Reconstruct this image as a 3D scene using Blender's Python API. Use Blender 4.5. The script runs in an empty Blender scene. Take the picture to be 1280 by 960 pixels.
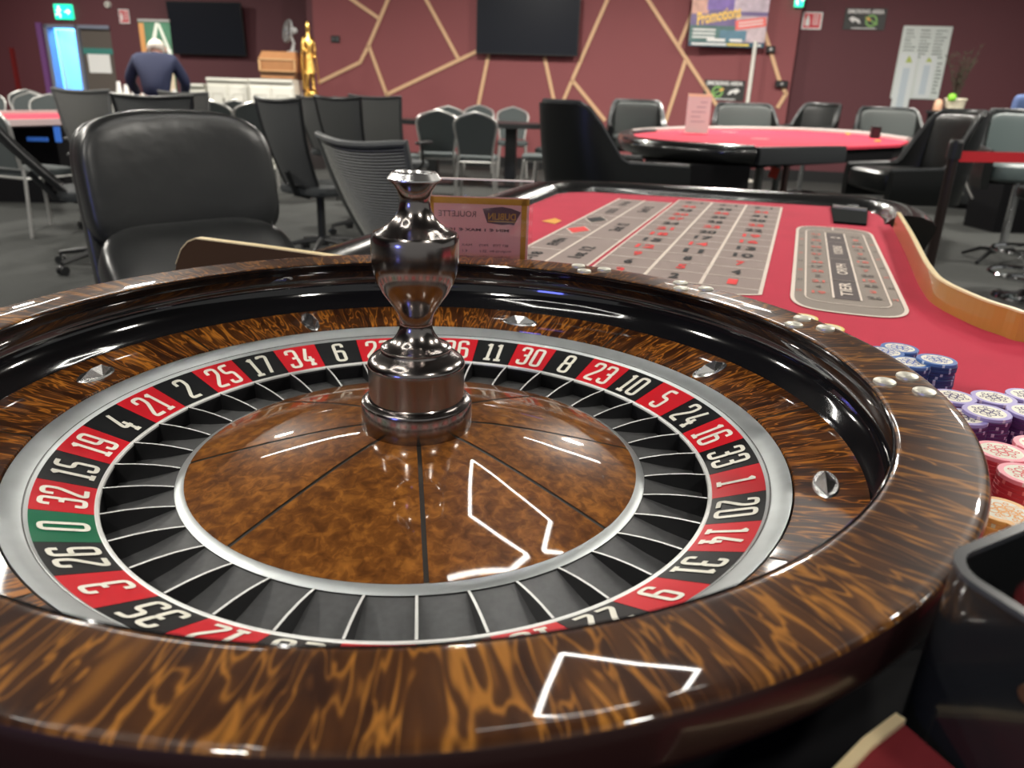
import bpy, math, random
from mathutils import Vector, Matrix, noise
random.seed(7)
SC = bpy.context.scene
COL = SC.collection
pi = math.pi
def rad(a): return a*pi/180

# ------------------------------------------------------------------ camera
Z0 = 0.86                                   # height of the wheel's pocket ring above the floor
CAM = Vector((0.0, -0.6049, 0.29218+Z0))
RGT = Vector((0.9925322, -0.11738802, 0.03316461))
UPV = Vector((0.01062038, 0.35400581, 0.93518292))
FWD = Vector((0.12151974, 0.92784694, -0.35260887))
FPX = 973.561
cd = bpy.data.cameras.new('camera'); cam = bpy.data.objects.new('camera', cd); COL.objects.link(cam)
mw = Matrix.Identity(4)
for i in range(3):
    mw[i][0] = RGT[i]; mw[i][1] = UPV[i]; mw[i][2] = -FWD[i]; mw[i][3] = CAM[i]
cam.matrix_world = mw
cd.sensor_width = 36; cd.lens = FPX/1280*36; cd.clip_start = 0.02; cd.clip_end = 100
cd.dof.use_dof = True; cd.dof.focus_distance = 0.68; cd.dof.aperture_fstop = 8.5
SC.camera = cam
# ------------------------------------------------------------------ world, exposure
SC.view_settings.view_transform = 'Standard'; SC.view_settings.look = 'None'
SC.view_settings.exposure = 0.0; SC.view_settings.gamma = 1; SC.view_settings.use_curve_mapping = False
w = bpy.data.worlds.new('world'); SC.world = w; w.use_nodes = True
w.node_tree.nodes['Background'].inputs[0].default_value = (0.62, 0.62, 0.60, 1)
w.node_tree.nodes['Background'].inputs[1].default_value = 0.42  # even grey fill added through the open rear, for the unseen room
# ------------------------------------------------------------------ unseen fill discs added under the ceiling to light the room
CEIL = 3.60
def fill_disc(x, y, p, size=0.32, col=(1, 0.95, 0.86)):
    l = bpy.data.lights.new('fill_disc', 'AREA'); l.shape = 'DISK'; l.size = size; l.energy = p; l.color = col
    l.spread = rad(175)
    o = bpy.data.objects.new('fill_disc', l); COL.objects.link(o); o.location = (x, y, CEIL-0.03)
for x, y, p in ((-4.6, 4.2, 190), (5.0, 3.8, 170),
                (-6.4, 9.0, 160), (-3.2, 9.0, 150), (0.4, 8.6, 215), (3.4, 7.8, 215), (6.4, 6.6, 150),
                (-3.2, 1.2, 110), (3.6, 0.6, 80), (-1.5, -2.4, 60), (2.0, -2.6, 60), (-6.4, 12.4, 180)):
    fill_disc(x, y, p)
# blue and violet glow of the machines standing behind the photographer on the left
for loc, col, p, s in (((-2.4, -2.4, 1.35), (0.16, 0.2, 1.0), 15, 0.5),):
    l = bpy.data.lights.new('machine_glow', 'AREA'); l.size = s; l.energy = p; l.color = col
    o = bpy.data.objects.new('machine_glow', l); COL.objects.link(o); o.location = loc
    o.rotation_euler = (Vector((0, 0, 1.0))-Vector(loc)).to_track_quat('-Z', 'Y').to_euler()

# ------------------------------------------------------------------ from pixels to places
def ray(u, v): return RGT*((u-640)/FPX) - UPV*((v-480)/FPX) + FWD
def onz(u, v, z):
    d = ray(u, v); return CAM + d*((z-CAM.z)/d.z)
def dep(u, v, d): return CAM + ray(u, v)*d
def fl(u, v, d):                            # floor spot under what is seen at (u, v) at depth d
    p = dep(u, v, d); return Vector((p.x, p.y, 0))

# ------------------------------------------------------------------ materials
MC = {}
def nodes(name):
    m = bpy.data.materials.new(name); m.use_nodes = True
    nt = m.node_tree; b = nt.nodes['Principled BSDF']
    return m, nt, b
def mat(name, col, rough=0.5, metal=0.0, coat=0.0, emis=0.0, bump=None, var=0.0, vscale=6.0, trans=0.0, spec=None, alpha=1.0, ior=None):
    if name in MC: return MC[name]
    m, nt, b = nodes(name)
    c = (col[0], col[1], col[2], 1)
    b.inputs['Base Color'].default_value = c
    b.inputs['Roughness'].default_value = rough; b.inputs['Metallic'].default_value = metal
    b.inputs['Coat Weight'].default_value = coat; b.inputs['Coat Roughness'].default_value = 0.04
    b.inputs['Transmission Weight'].default_value = trans
    b.inputs['Alpha'].default_value = alpha
    if spec is not None: b.inputs['Specular IOR Level'].default_value = spec
    if ior: b.inputs['IOR'].default_value = ior
    if emis: b.inputs['Emission Color'].default_value = c; b.inputs['Emission Strength'].default_value = emis
    tc = nt.nodes.new('ShaderNodeTexCoord')
    n = nt.nodes.new('ShaderNodeTexNoise'); n.inputs['Scale'].default_value = vscale; n.inputs['Detail'].default_value = 4
    nt.links.new(tc.outputs['Object'], n.inputs['Vector'])
    if var:
        mx = nt.nodes.new('ShaderNodeMixRGB'); mx.blend_type = 'MIX'
        mx.inputs[1].default_value = tuple(min(1, k*(1-var)) for k in col)+(1,)
        mx.inputs[2].default_value = tuple(min(1, k*(1+var)) for k in col)+(1,)
        nt.links.new(n.outputs['Fac'], mx.inputs[0]); nt.links.new(mx.outputs[0], b.inputs['Base Color'])
    if bump:
        n2 = nt.nodes.new('ShaderNodeTexNoise'); n2.inputs['Scale'].default_value = bump[0]; n2.inputs['Detail'].default_value = 3
        nt.links.new(tc.outputs['Object'], n2.inputs['Vector'])
        bp = nt.nodes.new('ShaderNodeBump'); bp.inputs['Strength'].default_value = bump[1]; bp.inputs['Distance'].default_value = bump[2] if len(bump) > 2 else 0.002
        nt.links.new(n2.outputs['Fac'], bp.inputs['Height']); nt.links.new(bp.outputs[0], b.inputs['Normal'])
    MC[name] = m; return m

def burl(name, A, Bv, dark, mid, light, dist=0.7, lo=0.36, hi=0.68, polar=True, rough=0.18, coat=1.0, vein=0.14, base=1.0):
    """figured veneer: wavy flames running outward from the wheel's centre, under lacquer"""
    m, nt, b = nodes(name); N = nt.nodes.new; L = nt.links.new
    tc = N('ShaderNodeTexCoord'); mp = N('ShaderNodeMapping'); mp.inputs['Rotation'].default_value = (0, 0, rad(-30))
    L(tc.outputs['Object'], mp.inputs['Vector'])
    if polar:
        sx = N('ShaderNodeSeparateXYZ'); L(mp.outputs[0], sx.inputs[0])
        at = N('ShaderNodeMath'); at.operation = 'ARCTAN2'; L(sx.outputs['Y'], at.inputs[0]); L(sx.outputs['X'], at.inputs[1])
        ln = N('ShaderNodeVectorMath'); ln.operation = 'LENGTH'; L(mp.outputs[0], ln.inputs[0])
        m1 = N('ShaderNodeMath'); m1.operation = 'MULTIPLY'; m1.inputs[1].default_value = A; L(at.outputs[0], m1.inputs[0])
        m2 = N('ShaderNodeMath'); m2.operation = 'MULTIPLY'; m2.inputs[1].default_value = Bv; L(ln.outputs['Value'], m2.inputs[0])
        cb = N('ShaderNodeCombineXYZ'); L(m1.outputs[0], cb.inputs[0]); L(m2.outputs[0], cb.inputs[1]); vec = cb.outputs[0]
    else:
        vm = N('ShaderNodeVectorMath'); vm.operation = 'MULTIPLY'; vm.inputs[1].default_value = (A, Bv, A); L(mp.outputs[0], vm.inputs[0]); vec = vm.outputs[0]
    n1 = N('ShaderNodeTexNoise'); n1.inputs['Scale'].default_value = 1; n1.inputs['Detail'].default_value = 2.5; n1.inputs['Roughness'].default_value = 0.48; n1.inputs['Distortion'].default_value = dist
    L(vec, n1.inputs['Vector'])
    n3 = N('ShaderNodeTexNoise'); n3.inputs['Scale'].default_value = 0.17; n3.inputs['Detail'].default_value = 2; L(vec, n3.inputs['Vector'])
    n4 = N('ShaderNodeTexNoise'); n4.inputs['Scale'].default_value = 1.0; n4.inputs['Detail'].default_value = 1.5; n4.inputs['Distortion'].default_value = 1.4; L(vec, n4.inputs['Vector'])
    # thin bright veins where the second noise crosses its middle
    s1 = N('ShaderNodeMath'); s1.operation = 'SUBTRACT'; s1.inputs[1].default_value = 0.5; L(n4.outputs['Fac'], s1.inputs[0])
    s2 = N('ShaderNodeMath'); s2.operation = 'ABSOLUTE'; L(s1.outputs[0], s2.inputs[0])
    s3 = N('ShaderNodeMapRange'); s3.inputs['From Min'].default_value = 0.0; s3.inputs['From Max'].default_value = 0.06; s3.inputs['To Min'].default_value = vein; s3.inputs['To Max'].default_value = 0.0
    L(s2.outputs[0], s3.inputs['Value'])
    sc1 = N('ShaderNodeMath'); sc1.operation = 'MULTIPLY_ADD'; sc1.inputs[1].default_value = base; sc1.inputs[2].default_value = .5-.5*base; L(n1.outputs['Fac'], sc1.inputs[0])
    ad = N('ShaderNodeMath'); ad.operation = 'ADD'; L(sc1.outputs[0], ad.inputs[0]); L(s3.outputs[0], ad.inputs[1])
    s4 = N('ShaderNodeMapRange'); s4.inputs['From Min'].default_value = 0.35; s4.inputs['From Max'].default_value = 0.65; s4.inputs['To Min'].default_value = -0.07; s4.inputs['To Max'].default_value = 0.07
    L(n3.outputs['Fac'], s4.inputs['Value'])
    ad2 = N('ShaderNodeMath'); ad2.operation = 'ADD'; L(ad.outputs[0], ad2.inputs[0]); L(s4.outputs[0], ad2.inputs[1])
    cr = N('ShaderNodeValToRGB'); e = cr.color_ramp.elements
    e[0].position = lo; e[0].color = dark+(1,); e[1].position = hi; e[1].color = light+(1,)
    k = cr.color_ramp.elements.new((lo+hi)/2); k.color = mid+(1,)
    L(ad2.outputs[0], cr.inputs[0]); L(cr.outputs[0], b.inputs['Base Color'])
    b.inputs['Roughness'].default_value = rough+.15; b.inputs['Specular IOR Level'].default_value = .1; b.inputs['Coat Weight'].default_value = coat*.75; b.inputs['Coat Roughness'].default_value = 0.03
    MC[name] = m; return m

WOODRIM = burl('rim_veneer', 31, 15, (0.026, 0.009, 0.004), (0.066, 0.024, 0.007), (0.30, 0.122, 0.020), lo=0.40, hi=0.76, rough=0.25, vein=.25, base=.62)
WOODAPR = burl('apron_veneer', 35, 18, (0.028, 0.009, 0.004), (0.085, 0.027, 0.006), (0.44, 0.155, 0.020), lo=0.39, hi=0.76, vein=.25, base=.62)
WOODCON = burl('cone_veneer', 110, 110, (0.085, 0.029, 0.007), (0.16, 0.056, 0.011), (0.30, 0.115, 0.020), dist=0.6, vein=0.07, lo=0.30, hi=0.74, polar=False, rough=0.16)
BLACKLAC = mat('black_lacquer', (0.006, 0.006, 0.007), 0.08, coat=1.0)
DARKSIDE = mat('mahogany_side', (0.022, 0.007, 0.006), 0.3, coat=0.5)
SEAM = mat('seam_black', (0.014, 0.011, 0.008), 0.4)
FRETM = mat('fret_top_steel', (0.86, 0.87, 0.85), 0.5, 0.6)
SILVER = mat('brushed_silver', (0.50, 0.53, 0.535), 0.46, 1.0, var=0.12, vscale=60, bump=(300, 0.12, 0.0003))
STEEL = mat('bright_steel', (0.78, 0.78, 0.77), 0.26, 1.0)
GUN = mat('gunmetal', (0.33, 0.30, 0.285), 0.17, 1.0)
POCK = mat('pocket_grey', (0.13, 0.132, 0.134), 0.42, 0.5, var=0.2, vscale=200, bump=(900, 0.2, 0.0002))
POCKW = mat('pocket_wall', (0.05, 0.05, 0.053), 0.4, 0.8)
NRED = mat('number_red', (0.60, 0.010, 0.020), 0.32, coat=0.15, spec=0.3)
NBLK = mat('number_black', (0.008, 0.009, 0.010), 0.32, coat=0.15, spec=0.3)
NGRN = mat('number_green', (0.0, 0.13, 0.055), 0.32, coat=0.15, spec=0.3)
NUMW = mat('number_ivory', (0.82, 0.80, 0.70), 0.35)
FELT = mat('red_felt', (0.50, 0.020, 0.054), 0.95, var=0.12, vscale=9, bump=(900, 0.3, 0.0006))
FELTG = mat('layout_grey', (0.30, 0.235, 0.215), 0.95, var=0.05, vscale=12)
FELTT = mat('track_grey', (0.27, 0.23, 0.20), 0.95)
FELTD = mat('track_dark_grey', (0.105, 0.085, 0.085), 0.95)
LINEW = mat('printed_ivory_line', (0.74, 0.64, 0.56), 0.9)
PRED = mat('printed_red', (0.75, 0.05, 0.05), 0.9)
PBLK = mat('printed_black', (0.02, 0.02, 0.022), 0.9)
PGOLD = mat('printed_gold', (0.75, 0.36, 0.06), 0.9)
PADBLK = mat('black_vinyl_rail', (0.012, 0.013, 0.013), 0.22, coat=0.5, bump=(60, 0.12, 0.002))
LEATH = mat('black_leather', (0.008, 0.009, 0.009), 0.32, bump=(260, 0.25, 0.0006), spec=0.28)
LEATHSHEEN = mat('sheen_grey_leather', (0.055, 0.064, 0.062), 0.5, bump=(200, 0.2, 0.0006))  # grey stands in for light reflected off black leather inner faces
SLAB = mat('black_table_body', (0.006, 0.006, 0.007), 0.8, spec=0.12)
GOLDW = mat('gold_varnished_wood', (0.43, 0.20, 0.040), 0.28, coat=0.7, var=0.12, vscale=14)
CREAM = mat('cream_edge', (0.82, 0.66, 0.38), 0.4)
BLKPL = mat('black_plastic', (0.012, 0.013, 0.014), 0.38)
MESHG = mat('grey_mesh_fabric', (0.115, 0.118, 0.116), 0.8, bump=(700, 0.5, 0.001))
MESHD = mat('dark_mesh_fabric', (0.035, 0.037, 0.040), 0.7, bump=(700, 0.5, 0.001))
UPH = mat('slate_upholstery', (0.050, 0.060, 0.061), 0.85, bump=(400, 0.3, 0.001))
UPHD = mat('dark_upholstery', (0.03, 0.034, 0.036), 0.8)
SILVP = mat('silver_paint', (0.50, 0.50, 0.48), 0.32, 0.6)
CHROME = mat('chrome', (0.80, 0.81, 0.83), 0.06, 1.0)
WHITE = mat('white_paint', (0.74, 0.73, 0.66), 0.5)
PAPER = mat('white_paper', (0.80, 0.80, 0.78), 0.8)
GOLD = mat('gilded', (0.95, 0.60, 0.16), 0.28, 1.0, bump=(60, 0.4, 0.004))
STRIP = mat('gold_strip', (0.66, 0.42, 0.24), 0.5, 0.1)
SCREEN = mat('dark_screen', (0.012, 0.014, 0.020), 0.35, spec=0.15)
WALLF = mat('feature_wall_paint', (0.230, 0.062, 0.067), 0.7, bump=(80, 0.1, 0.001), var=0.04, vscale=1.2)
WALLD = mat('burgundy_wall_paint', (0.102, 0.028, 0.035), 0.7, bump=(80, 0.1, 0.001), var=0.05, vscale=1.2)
CARPET = mat('charcoal_carpet', (0.031, 0.033, 0.031), 0.95, var=0.25, vscale=2.2, bump=(350, 0.6, 0.004))
SKIRT = mat('black_skirting', (0.01, 0.01, 0.011), 0.5)
CEILM = mat('ceiling_paint', (0.035, 0.033, 0.032), 0.8)
LED = mat('led_tube', (1.0, 0.97, 0.90), 0.5, emis=34)
def clear_mat():
    m, nt, b = nodes('clear_acrylic'); nt.nodes.remove(b)
    tr = nt.nodes.new('ShaderNodeBsdfTransparent'); gl = nt.nodes.new('ShaderNodeBsdfGlossy'); gl.inputs['Roughness'].default_value = .03
    fr = nt.nodes.new('ShaderNodeFresnel'); fr.inputs['IOR'].default_value = 1.45; mx = nt.nodes.new('ShaderNodeMixShader')
    nt.links.new(fr.outputs[0], mx.inputs[0]); nt.links.new(tr.outputs[0], mx.inputs[1]); nt.links.new(gl.outputs[0], mx.inputs[2])
    nt.links.new(mx.outputs[0], nt.nodes['Material Output'].inputs['Surface']); return m
GLASS = clear_mat()
def paper_mat(name, col):
    m, nt, b = nodes(name); b.inputs['Base Color'].default_value = col+(1,); b.inputs['Roughness'].default_value = .8
    tl = nt.nodes.new('ShaderNodeBsdfTranslucent'); tl.inputs['Color'].default_value = col+(1,); mx = nt.nodes.new('ShaderNodeMixShader'); mx.inputs[0].default_value = .4
    nt.links.new(b.outputs[0], mx.inputs[1]); nt.links.new(tl.outputs[0], mx.inputs[2]); nt.links.new(mx.outputs[0], nt.nodes['Material Output'].inputs['Surface']); return m

# ------------------------------------------------------------------ mesh builder
class B:
    def __init__(s): s.v = []; s.f = []; s.m = []; s.T = Matrix.Identity(4); s.mi = 0
    def add(s, vs, fs):
        n = len(s.v); s.v += [tuple(s.T @ Vector(p)) for p in vs]
        s.f += [tuple(i+n for i in f) for f in fs]; s.m += [s.mi]*len(fs); return s
    def box(s, x0, x1, y0, y1, z0, z1, c=0.0):
        if c <= 0:
            return s.add([(x0,y0,z0),(x1,y0,z0),(x1,y1,z0),(x0,y1,z0),(x0,y0,z1),(x1,y0,z1),(x1,y1,z1),(x0,y1,z1)],
                  [(0,3,2,1),(4,5,6,7),(0,1,5,4),(1,2,6,5),(2,3,7,6),(3,0,4,7)])
        vs = []                                                 # chamfered box: three rings of faces
        for sx, x in ((1, x0), (-1, x1)):
            for sy, y in ((1, y0), (-1, y1)):
                for sz, z in ((1, z0), (-1, z1)):
                    vs += [(x, y+sy*c, z+sz*c), (x+sx*c, y, z+sz*c), (x+sx*c, y+sy*c, z)]
        def I(i, j, k, a): return ((i*2+j)*2+k)*3+a
        fs = []
        for i in (0, 1): fs.append((I(i,0,0,0),I(i,1,0,0),I(i,1,1,0),I(i,0,1,0)))
        for j in (0, 1): fs.append((I(0,j,0,1),I(1,j,0,1),I(1,j,1,1),I(0,j,1,1)))
        for k in (0, 1): fs.append((I(0,0,k,2),I(1,0,k,2),I(1,1,k,2),I(0,1,k,2)))
        for i in (0, 1):
            for j in (0, 1): fs.append((I(i,j,0,0),I(i,j,1,0),I(i,j,1,1),I(i,j,0,1)))
            for k in (0, 1): fs.append((I(i,0,k,0),I(i,1,k,0),I(i,1,k,2),I(i,0,k,2)))
        for j in (0, 1):
            for k in (0, 1): fs.append((I(0,j,k,1),I(1,j,k,1),I(1,j,k,2),I(0,j,k,2)))
        for i in (0, 1):
            for j in (0, 1):
                for k in (0, 1): fs.append((I(i,j,k,0),I(i,j,k,1),I(i,j,k,2)))
        s.fix = True
        return s.add(vs, fs)
    def lathe(s, prof, seg=48, a0=0.0, a1=360.0, close=False):
        full = abs(a1-a0-360) < 1e-6; n = seg if full else seg+1; P = len(prof)
        vs = [(r*math.cos(rad(a0+(a1-a0)*i/seg)), r*math.sin(rad(a0+(a1-a0)*i/seg)), z) for i in range(n) for r, z in prof]
        fs = []
        for i in range(seg):
            j = (i+1) % n
            for k in range(P if close else P-1):
                l = (k+1) % P
                fs.append((i*P+k, j*P+k, j*P+l, i*P+l))
        if not full and close: fs += [tuple(range(P))[::-1], tuple(seg*P+k for k in range(P))]
        return s.add(vs, fs)
    def cyl(s, p, q, r, r2=None, seg=12, cap=True):
        p = Vector(p); q = Vector(q); r2 = r if r2 is None else r2
        d = (q-p).normalized(); a = d.orthogonal().normalized(); b = d.cross(a)
        vs = []
        for c, rr in ((p, r), (q, r2)):
            vs += [tuple(c+a*rr*math.cos(2*pi*i/seg)+b*rr*math.sin(2*pi*i/seg)) for i in range(seg)]
        fs = [(i, (i+1) % seg, seg+(i+1) % seg, seg+i) for i in range(seg)]
        if cap: fs += [tuple(range(seg))[::-1], tuple(range(seg, 2*seg))]
        return s.add(vs, fs)
    def tube(s, pts, r, seg=8, closed=False, flat=1.0):
        pts = [Vector(p) for p in pts]; n = len(pts); vs = []; up = None
        for i, p in enumerate(pts):
            a = pts[(i-1) % n] if closed or i else p; c = pts[(i+1) % n] if closed or i < n-1 else p
            t = (c-a).normalized()
            if up is None: up = t.orthogonal().normalized()
            up = (up-t*up.dot(t)).normalized(); sd = t.cross(up)
            rr = r[i] if isinstance(r, (list, tuple)) else r
            vs += [tuple(p+up*rr*math.cos(2*pi*k/seg)+sd*rr*flat*math.sin(2*pi*k/seg)) for k in range(seg)]
        fs = []
        for i in range(n if closed else n-1):
            j = (i+1) % n
            for k in range(seg): fs.append((i*seg+k, i*seg+(k+1) % seg, j*seg+(k+1) % seg, j*seg+k))
        if not closed: fs += [tuple(range(seg))[::-1], tuple((n-1)*seg+k for k in range(seg))]
        return s.add(vs, fs)
    def prism(s, poly, z0, z1):
        n = len(poly)
        vs = [(x, y, z0) for x, y in poly]+[(x, y, z1) for x, y in poly]
        return s.add(vs, [tuple(range(n))[::-1], tuple(range(n, 2*n))]+[(i, (i+1) % n, n+(i+1) % n, n+i) for i in range(n)])
    def prism_hole(s, outer, hole, z0, z1):
        from mathutils.geometry import tessellate_polygon
        pts = list(outer)+list(hole); n = len(outer); N = len(pts)
        tr = tessellate_polygon([[Vector((x, y, 0)) for x, y in outer], [Vector((x, y, 0)) for x, y in hole]])
        vs = [(x, y, z0) for x, y in pts]+[(x, y, z1) for x, y in pts]
        fs = [tuple(t) for t in tr]+[tuple(i+N for i in t) for t in tr]
        fs += [(i, (i+1) % n, N+(i+1) % n, N+i) for i in range(n)]
        m = len(hole); fs += [(n+(i+1) % m, n+i, N+n+i, N+n+(i+1) % m) for i in range(m)]
        s.fix = True
        return s.add(vs, fs)
    def sq(s, a, b, c, e1=0.4, e2=0.4, nu=28, nv=14, bend=None):
        """superquadric pad, half sizes a, b, c"""
        f = lambda x, e: math.copysign(abs(x)**e, x)
        vs = []
        for j in range(1, nv):
            ph = -pi/2+pi*j/nv
            for i in range(nu):
                th = 2*pi*i/nu
                p = Vector((a*f(math.cos(ph), e1)*f(math.cos(th), e2), b*f(math.cos(ph), e1)*f(math.sin(th), e2), c*f(math.sin(ph), e1)))
                vs.append(tuple(bend(p) if bend else p))
        k = len(vs); vs += [tuple(bend(Vector((0, 0, -c))) if bend else (0, 0, -c)), tuple(bend(Vector((0, 0, c))) if bend else (0, 0, c))]
        fs = []
        for j in range(nv-2):
            for i in range(nu):
                fs.append((j*nu+i, j*nu+(i+1) % nu, (j+1)*nu+(i+1) % nu, (j+1)*nu+i))
        for i in range(nu):
            fs.append((k, (i+1) % nu, i)); fs.append((k+1, (nv-2)*nu+i, (nv-2)*nu+(i+1) % nu))
        return s.add(vs, fs)
    def build(s, name, mats, parent=None, smooth=True, ang=40, loc=None):
        me = bpy.data.meshes.new(name); me.from_pydata(s.v, [], s.f)
        if not isinstance(mats, (list, tuple)): mats = [mats]
        for m in mats: me.materials.append(m)
        if len(mats) > 1: me.polygons.foreach_set('material_index', s.m)
        if getattr(s, 'fix', False):
            import bmesh
            bm = bmesh.new(); bm.from_mesh(me); bmesh.ops.recalc_face_normals(bm, faces=bm.faces); bm.to_mesh(me); bm.free()
        if smooth:
            me.polygons.foreach_set('use_smooth', [True]*len(me.polygons))
            me.set_sharp_from_angle(angle=rad(ang))
        me.update()
        o = bpy.data.objects.new(name, me); COL.objects.link(o)
        if parent: o.parent = parent
        if loc: o.location = loc
        return o

def tag(o, label, cat, group=None, kind=None):
    o['label'] = label; o['category'] = cat
    if group: o['group'] = group
    if kind: o['kind'] = kind
    return o
def thing(name, label, cat, loc=(0, 0, 0), rz=0.0, group=None, kind=None):
    o = bpy.data.objects.new(name, None); COL.objects.link(o); o.empty_display_size = 0.1
    o.location = loc; o.rotation_euler = (0, 0, rz)
    return tag(o, label, cat, group, kind)
def struct(o): o['kind'] = 'structure'; return o
def dup(o, parent=None, label=None, loc=None, rz=None, group=None):
    c = o.copy(); COL.objects.link(c)
    if parent: c.parent = parent
    if label: c['label'] = label
    if group: c['group'] = group
    if loc is not None: c.location = loc
    if rz is not None: c.rotation_euler = (0, 0, rz)
    for ch in list(o.children): dup(ch, c)
    return c

TXT = {}
def text_mesh(st, bold=0.0, xs=1.0, shear=0.0):
    k = (st, bold, xs, shear)
    if k in TXT: return TXT[k]
    cu = bpy.data.curves.new('t', 'FONT'); cu.body = st; cu.align_x = 'CENTER'; cu.align_y = 'CENTER'; cu.size = 1
    cu.offset = bold; cu.resolution_u = 3; cu.shear = shear
    o = bpy.data.objects.new('t', cu); COL.objects.link(o)
    dg = bpy.context.evaluated_depsgraph_get()
    me = bpy.data.meshes.new_from_object(o.evaluated_get(dg))
    vs = [(v.co.x*xs, v.co.y) for v in me.vertices]; fs = [tuple(p.vertices) for p in me.polygons]
    bpy.data.objects.remove(o); bpy.data.meshes.remove(me)
    if vs:                                                # centre on its box, height 1
        x0 = min(v[0] for v in vs); x1 = max(v[0] for v in vs); y0 = min(v[1] for v in vs); y1 = max(v[1] for v in vs)
        h = y1-y0; vs = [((x-(x0+x1)/2)/h, (y-(y0+y1)/2)/h) for x, y in vs]
        TXT[k] = (vs, fs, (x1-x0)/h)
    else: TXT[k] = ([], [], 0)
    return TXT[k]
def put_text(b, st, M, h, width=None, bold=0.0, xs=1.0, lift=0.0, shear=0.0):
    vs, fs, wd = text_mesh(st, bold, xs, shear)
    sx = (width/wd) if width else h
    T = b.T; b.T = T @ M
    b.add([(x*sx, y*h, lift) for x, y in vs], fs); b.T = T
    return b
def frame(o, x, y, z=None):
    """matrix with origin o and axes x, y"""
    x = Vector(x).normalized(); y = Vector(y).normalized(); z = x.cross(y).normalized()
    M = Matrix.Identity(4)
    for i in range(3): M[i][0] = x[i]; M[i][1] = y[i]; M[i][2] = z[i]; M[i][3] = o[i]
    return M

# ================================================================== the room
ANG = rad(-17.0); E1 = Vector((math.cos(ANG), math.sin(ANG), 0)); NRM = Vector((math.sin(ANG), -math.cos(ANG), 0))   # NRM points into the room
P0 = Vector((2.162, 11.959, 0))
def wpt(u, v, off=0.0):
    """where the sight line through (u, v) meets the back wall plane moved off metres into the room -> (s, z)"""
    d = ray(u, v); p0 = P0+NRM*off; t = (p0-CAM).dot(NRM)/d.dot(NRM); p = CAM+d*t
    return (p-p0).dot(E1), p.z
def wmat(s, z, off=0.0):        # x along the wall, y up, z out of the wall
    return frame(P0+NRM*off+E1*s+Vector((0, 0, z)), E1, (0, 0, 1))
def wallpiece(name, s0, s1, z0, z1, off, m, th=0.15):
    b = B(); b.T = wmat(0, 0, off); b.box(s0, s1, z0, z1, -th, 0)
    return struct(b.build(name, m, smooth=False))

LOFF, ROFF = -1.0, -0.2
sL = wpt(393, 60)[0]; sR = wpt(995, 60)[0]
b = B(); b.box(-12, 14, -5, 17, -0.1, 0); struct(b.build('floor', CARPET, smooth=False))
b = B(); b.box(-12, 14, -3.5, 17, CEIL, CEIL+0.1); struct(b.build('ceiling', CEILM, smooth=False))
wallpiece('wall_back', sL, sR, 0, CEIL, 0, WALLF, 0.3)
b = B(); b.T = wmat(0, 0, 0); b.box(sL, sR, 0, 0.16, 0, 0.02); struct(b.build('baseboard_back', SKIRT, smooth=False))
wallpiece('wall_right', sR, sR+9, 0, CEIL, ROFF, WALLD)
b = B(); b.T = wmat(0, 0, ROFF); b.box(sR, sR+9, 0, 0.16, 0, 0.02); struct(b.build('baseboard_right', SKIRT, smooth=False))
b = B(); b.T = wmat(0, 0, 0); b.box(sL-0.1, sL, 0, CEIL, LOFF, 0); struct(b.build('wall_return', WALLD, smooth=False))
# side wall far left
b = B(); b.box(-11.6, -11.5, -5, 17, 0, CEIL); struct(b.build('wall_left', WALLD, smooth=False))
# left back wall with the doorway
d0 = wpt(55, 30, LOFF); d1 = wpt(97, 31, LOFF); d2 = wpt(137, 34, LOFF)
DS0, DS1, DS2, DZ = d0[0], d1[0], d2[0], (d0[1]+d1[1])/2
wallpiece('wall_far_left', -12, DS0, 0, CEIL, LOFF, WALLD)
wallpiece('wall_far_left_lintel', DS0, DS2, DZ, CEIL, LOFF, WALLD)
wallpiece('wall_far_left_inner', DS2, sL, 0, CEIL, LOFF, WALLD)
# lobby behind the open leaf, painted pale and lit blue by its own lamp
LOB = mat('lobby_pale_paint', (0.60, 0.66, 0.72), 0.6)
for nm, a in (('wall_lobby_back', (DS0-0.6, DS1+0.9, 0, 2.6, -2.2, -2.1)), ('wall_lobby_side', (DS0-0.7, DS0-0.6, 0, 2.6, -2.2, -0.15)),
              ('wall_lobby_inner', (DS1+0.9, DS1+1.0, 0, 2.6, -2.2, -0.15)), ('ceiling_lobby', (DS0-0.7, DS1+1.0, 2.6, 2.7, -2.2, -0.15))):
    b = B(); b.T = wmat(0, 0, LOFF); b.box(*a); struct(b.build(nm, LOB, smooth=False))
l = bpy.data.lights.new('lobby_lamp', 'AREA'); l.size = 0.8; l.energy = 340; l.color = (0.10, 0.42, 1.0)
o = bpy.data.objects.new('lobby_lamp', l); COL.objects.link(o); o.location = wmat((DS0+DS1)/2, 2.45, LOFF-1.1).translation
b = B(); b.T = wmat(0, 0, LOFF)
FRM = mat('door_frame_grey', (0.20, 0.22, 0.28), 0.5)
for s0, s1 in ((DS0, DS0+0.07), (DS1-0.06, DS1+0.01)): b.box(s0, s1, 0, DZ, -0.16, 0.03)
b.box(DS0, DS2, DZ-0.06, DZ, -0.16, 0.03); struct(b.build('trim_1', FRM, smooth=False))
b = B(); b.T = wmat(0, 0, LOFF)
b.box(DS1+0.01, DS2, 0.01, DZ-0.06, -0.08, -0.03); dl = struct(b.build('door_1', mat('taupe_door', (0.105, 0.088, 0.075), 0.6), smooth=False))
b = B(); b.T = wmat(0, 0, LOFF)
s, z = wpt(124, 64, LOFF); b.box(s-0.34, s+0.34, z-0.05, z+0.05, -0.03, -0.02); b.build('door_sign', mat('teal_sign', (0.05, 0.22, 0.19), 0.5), dl, False)
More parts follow.
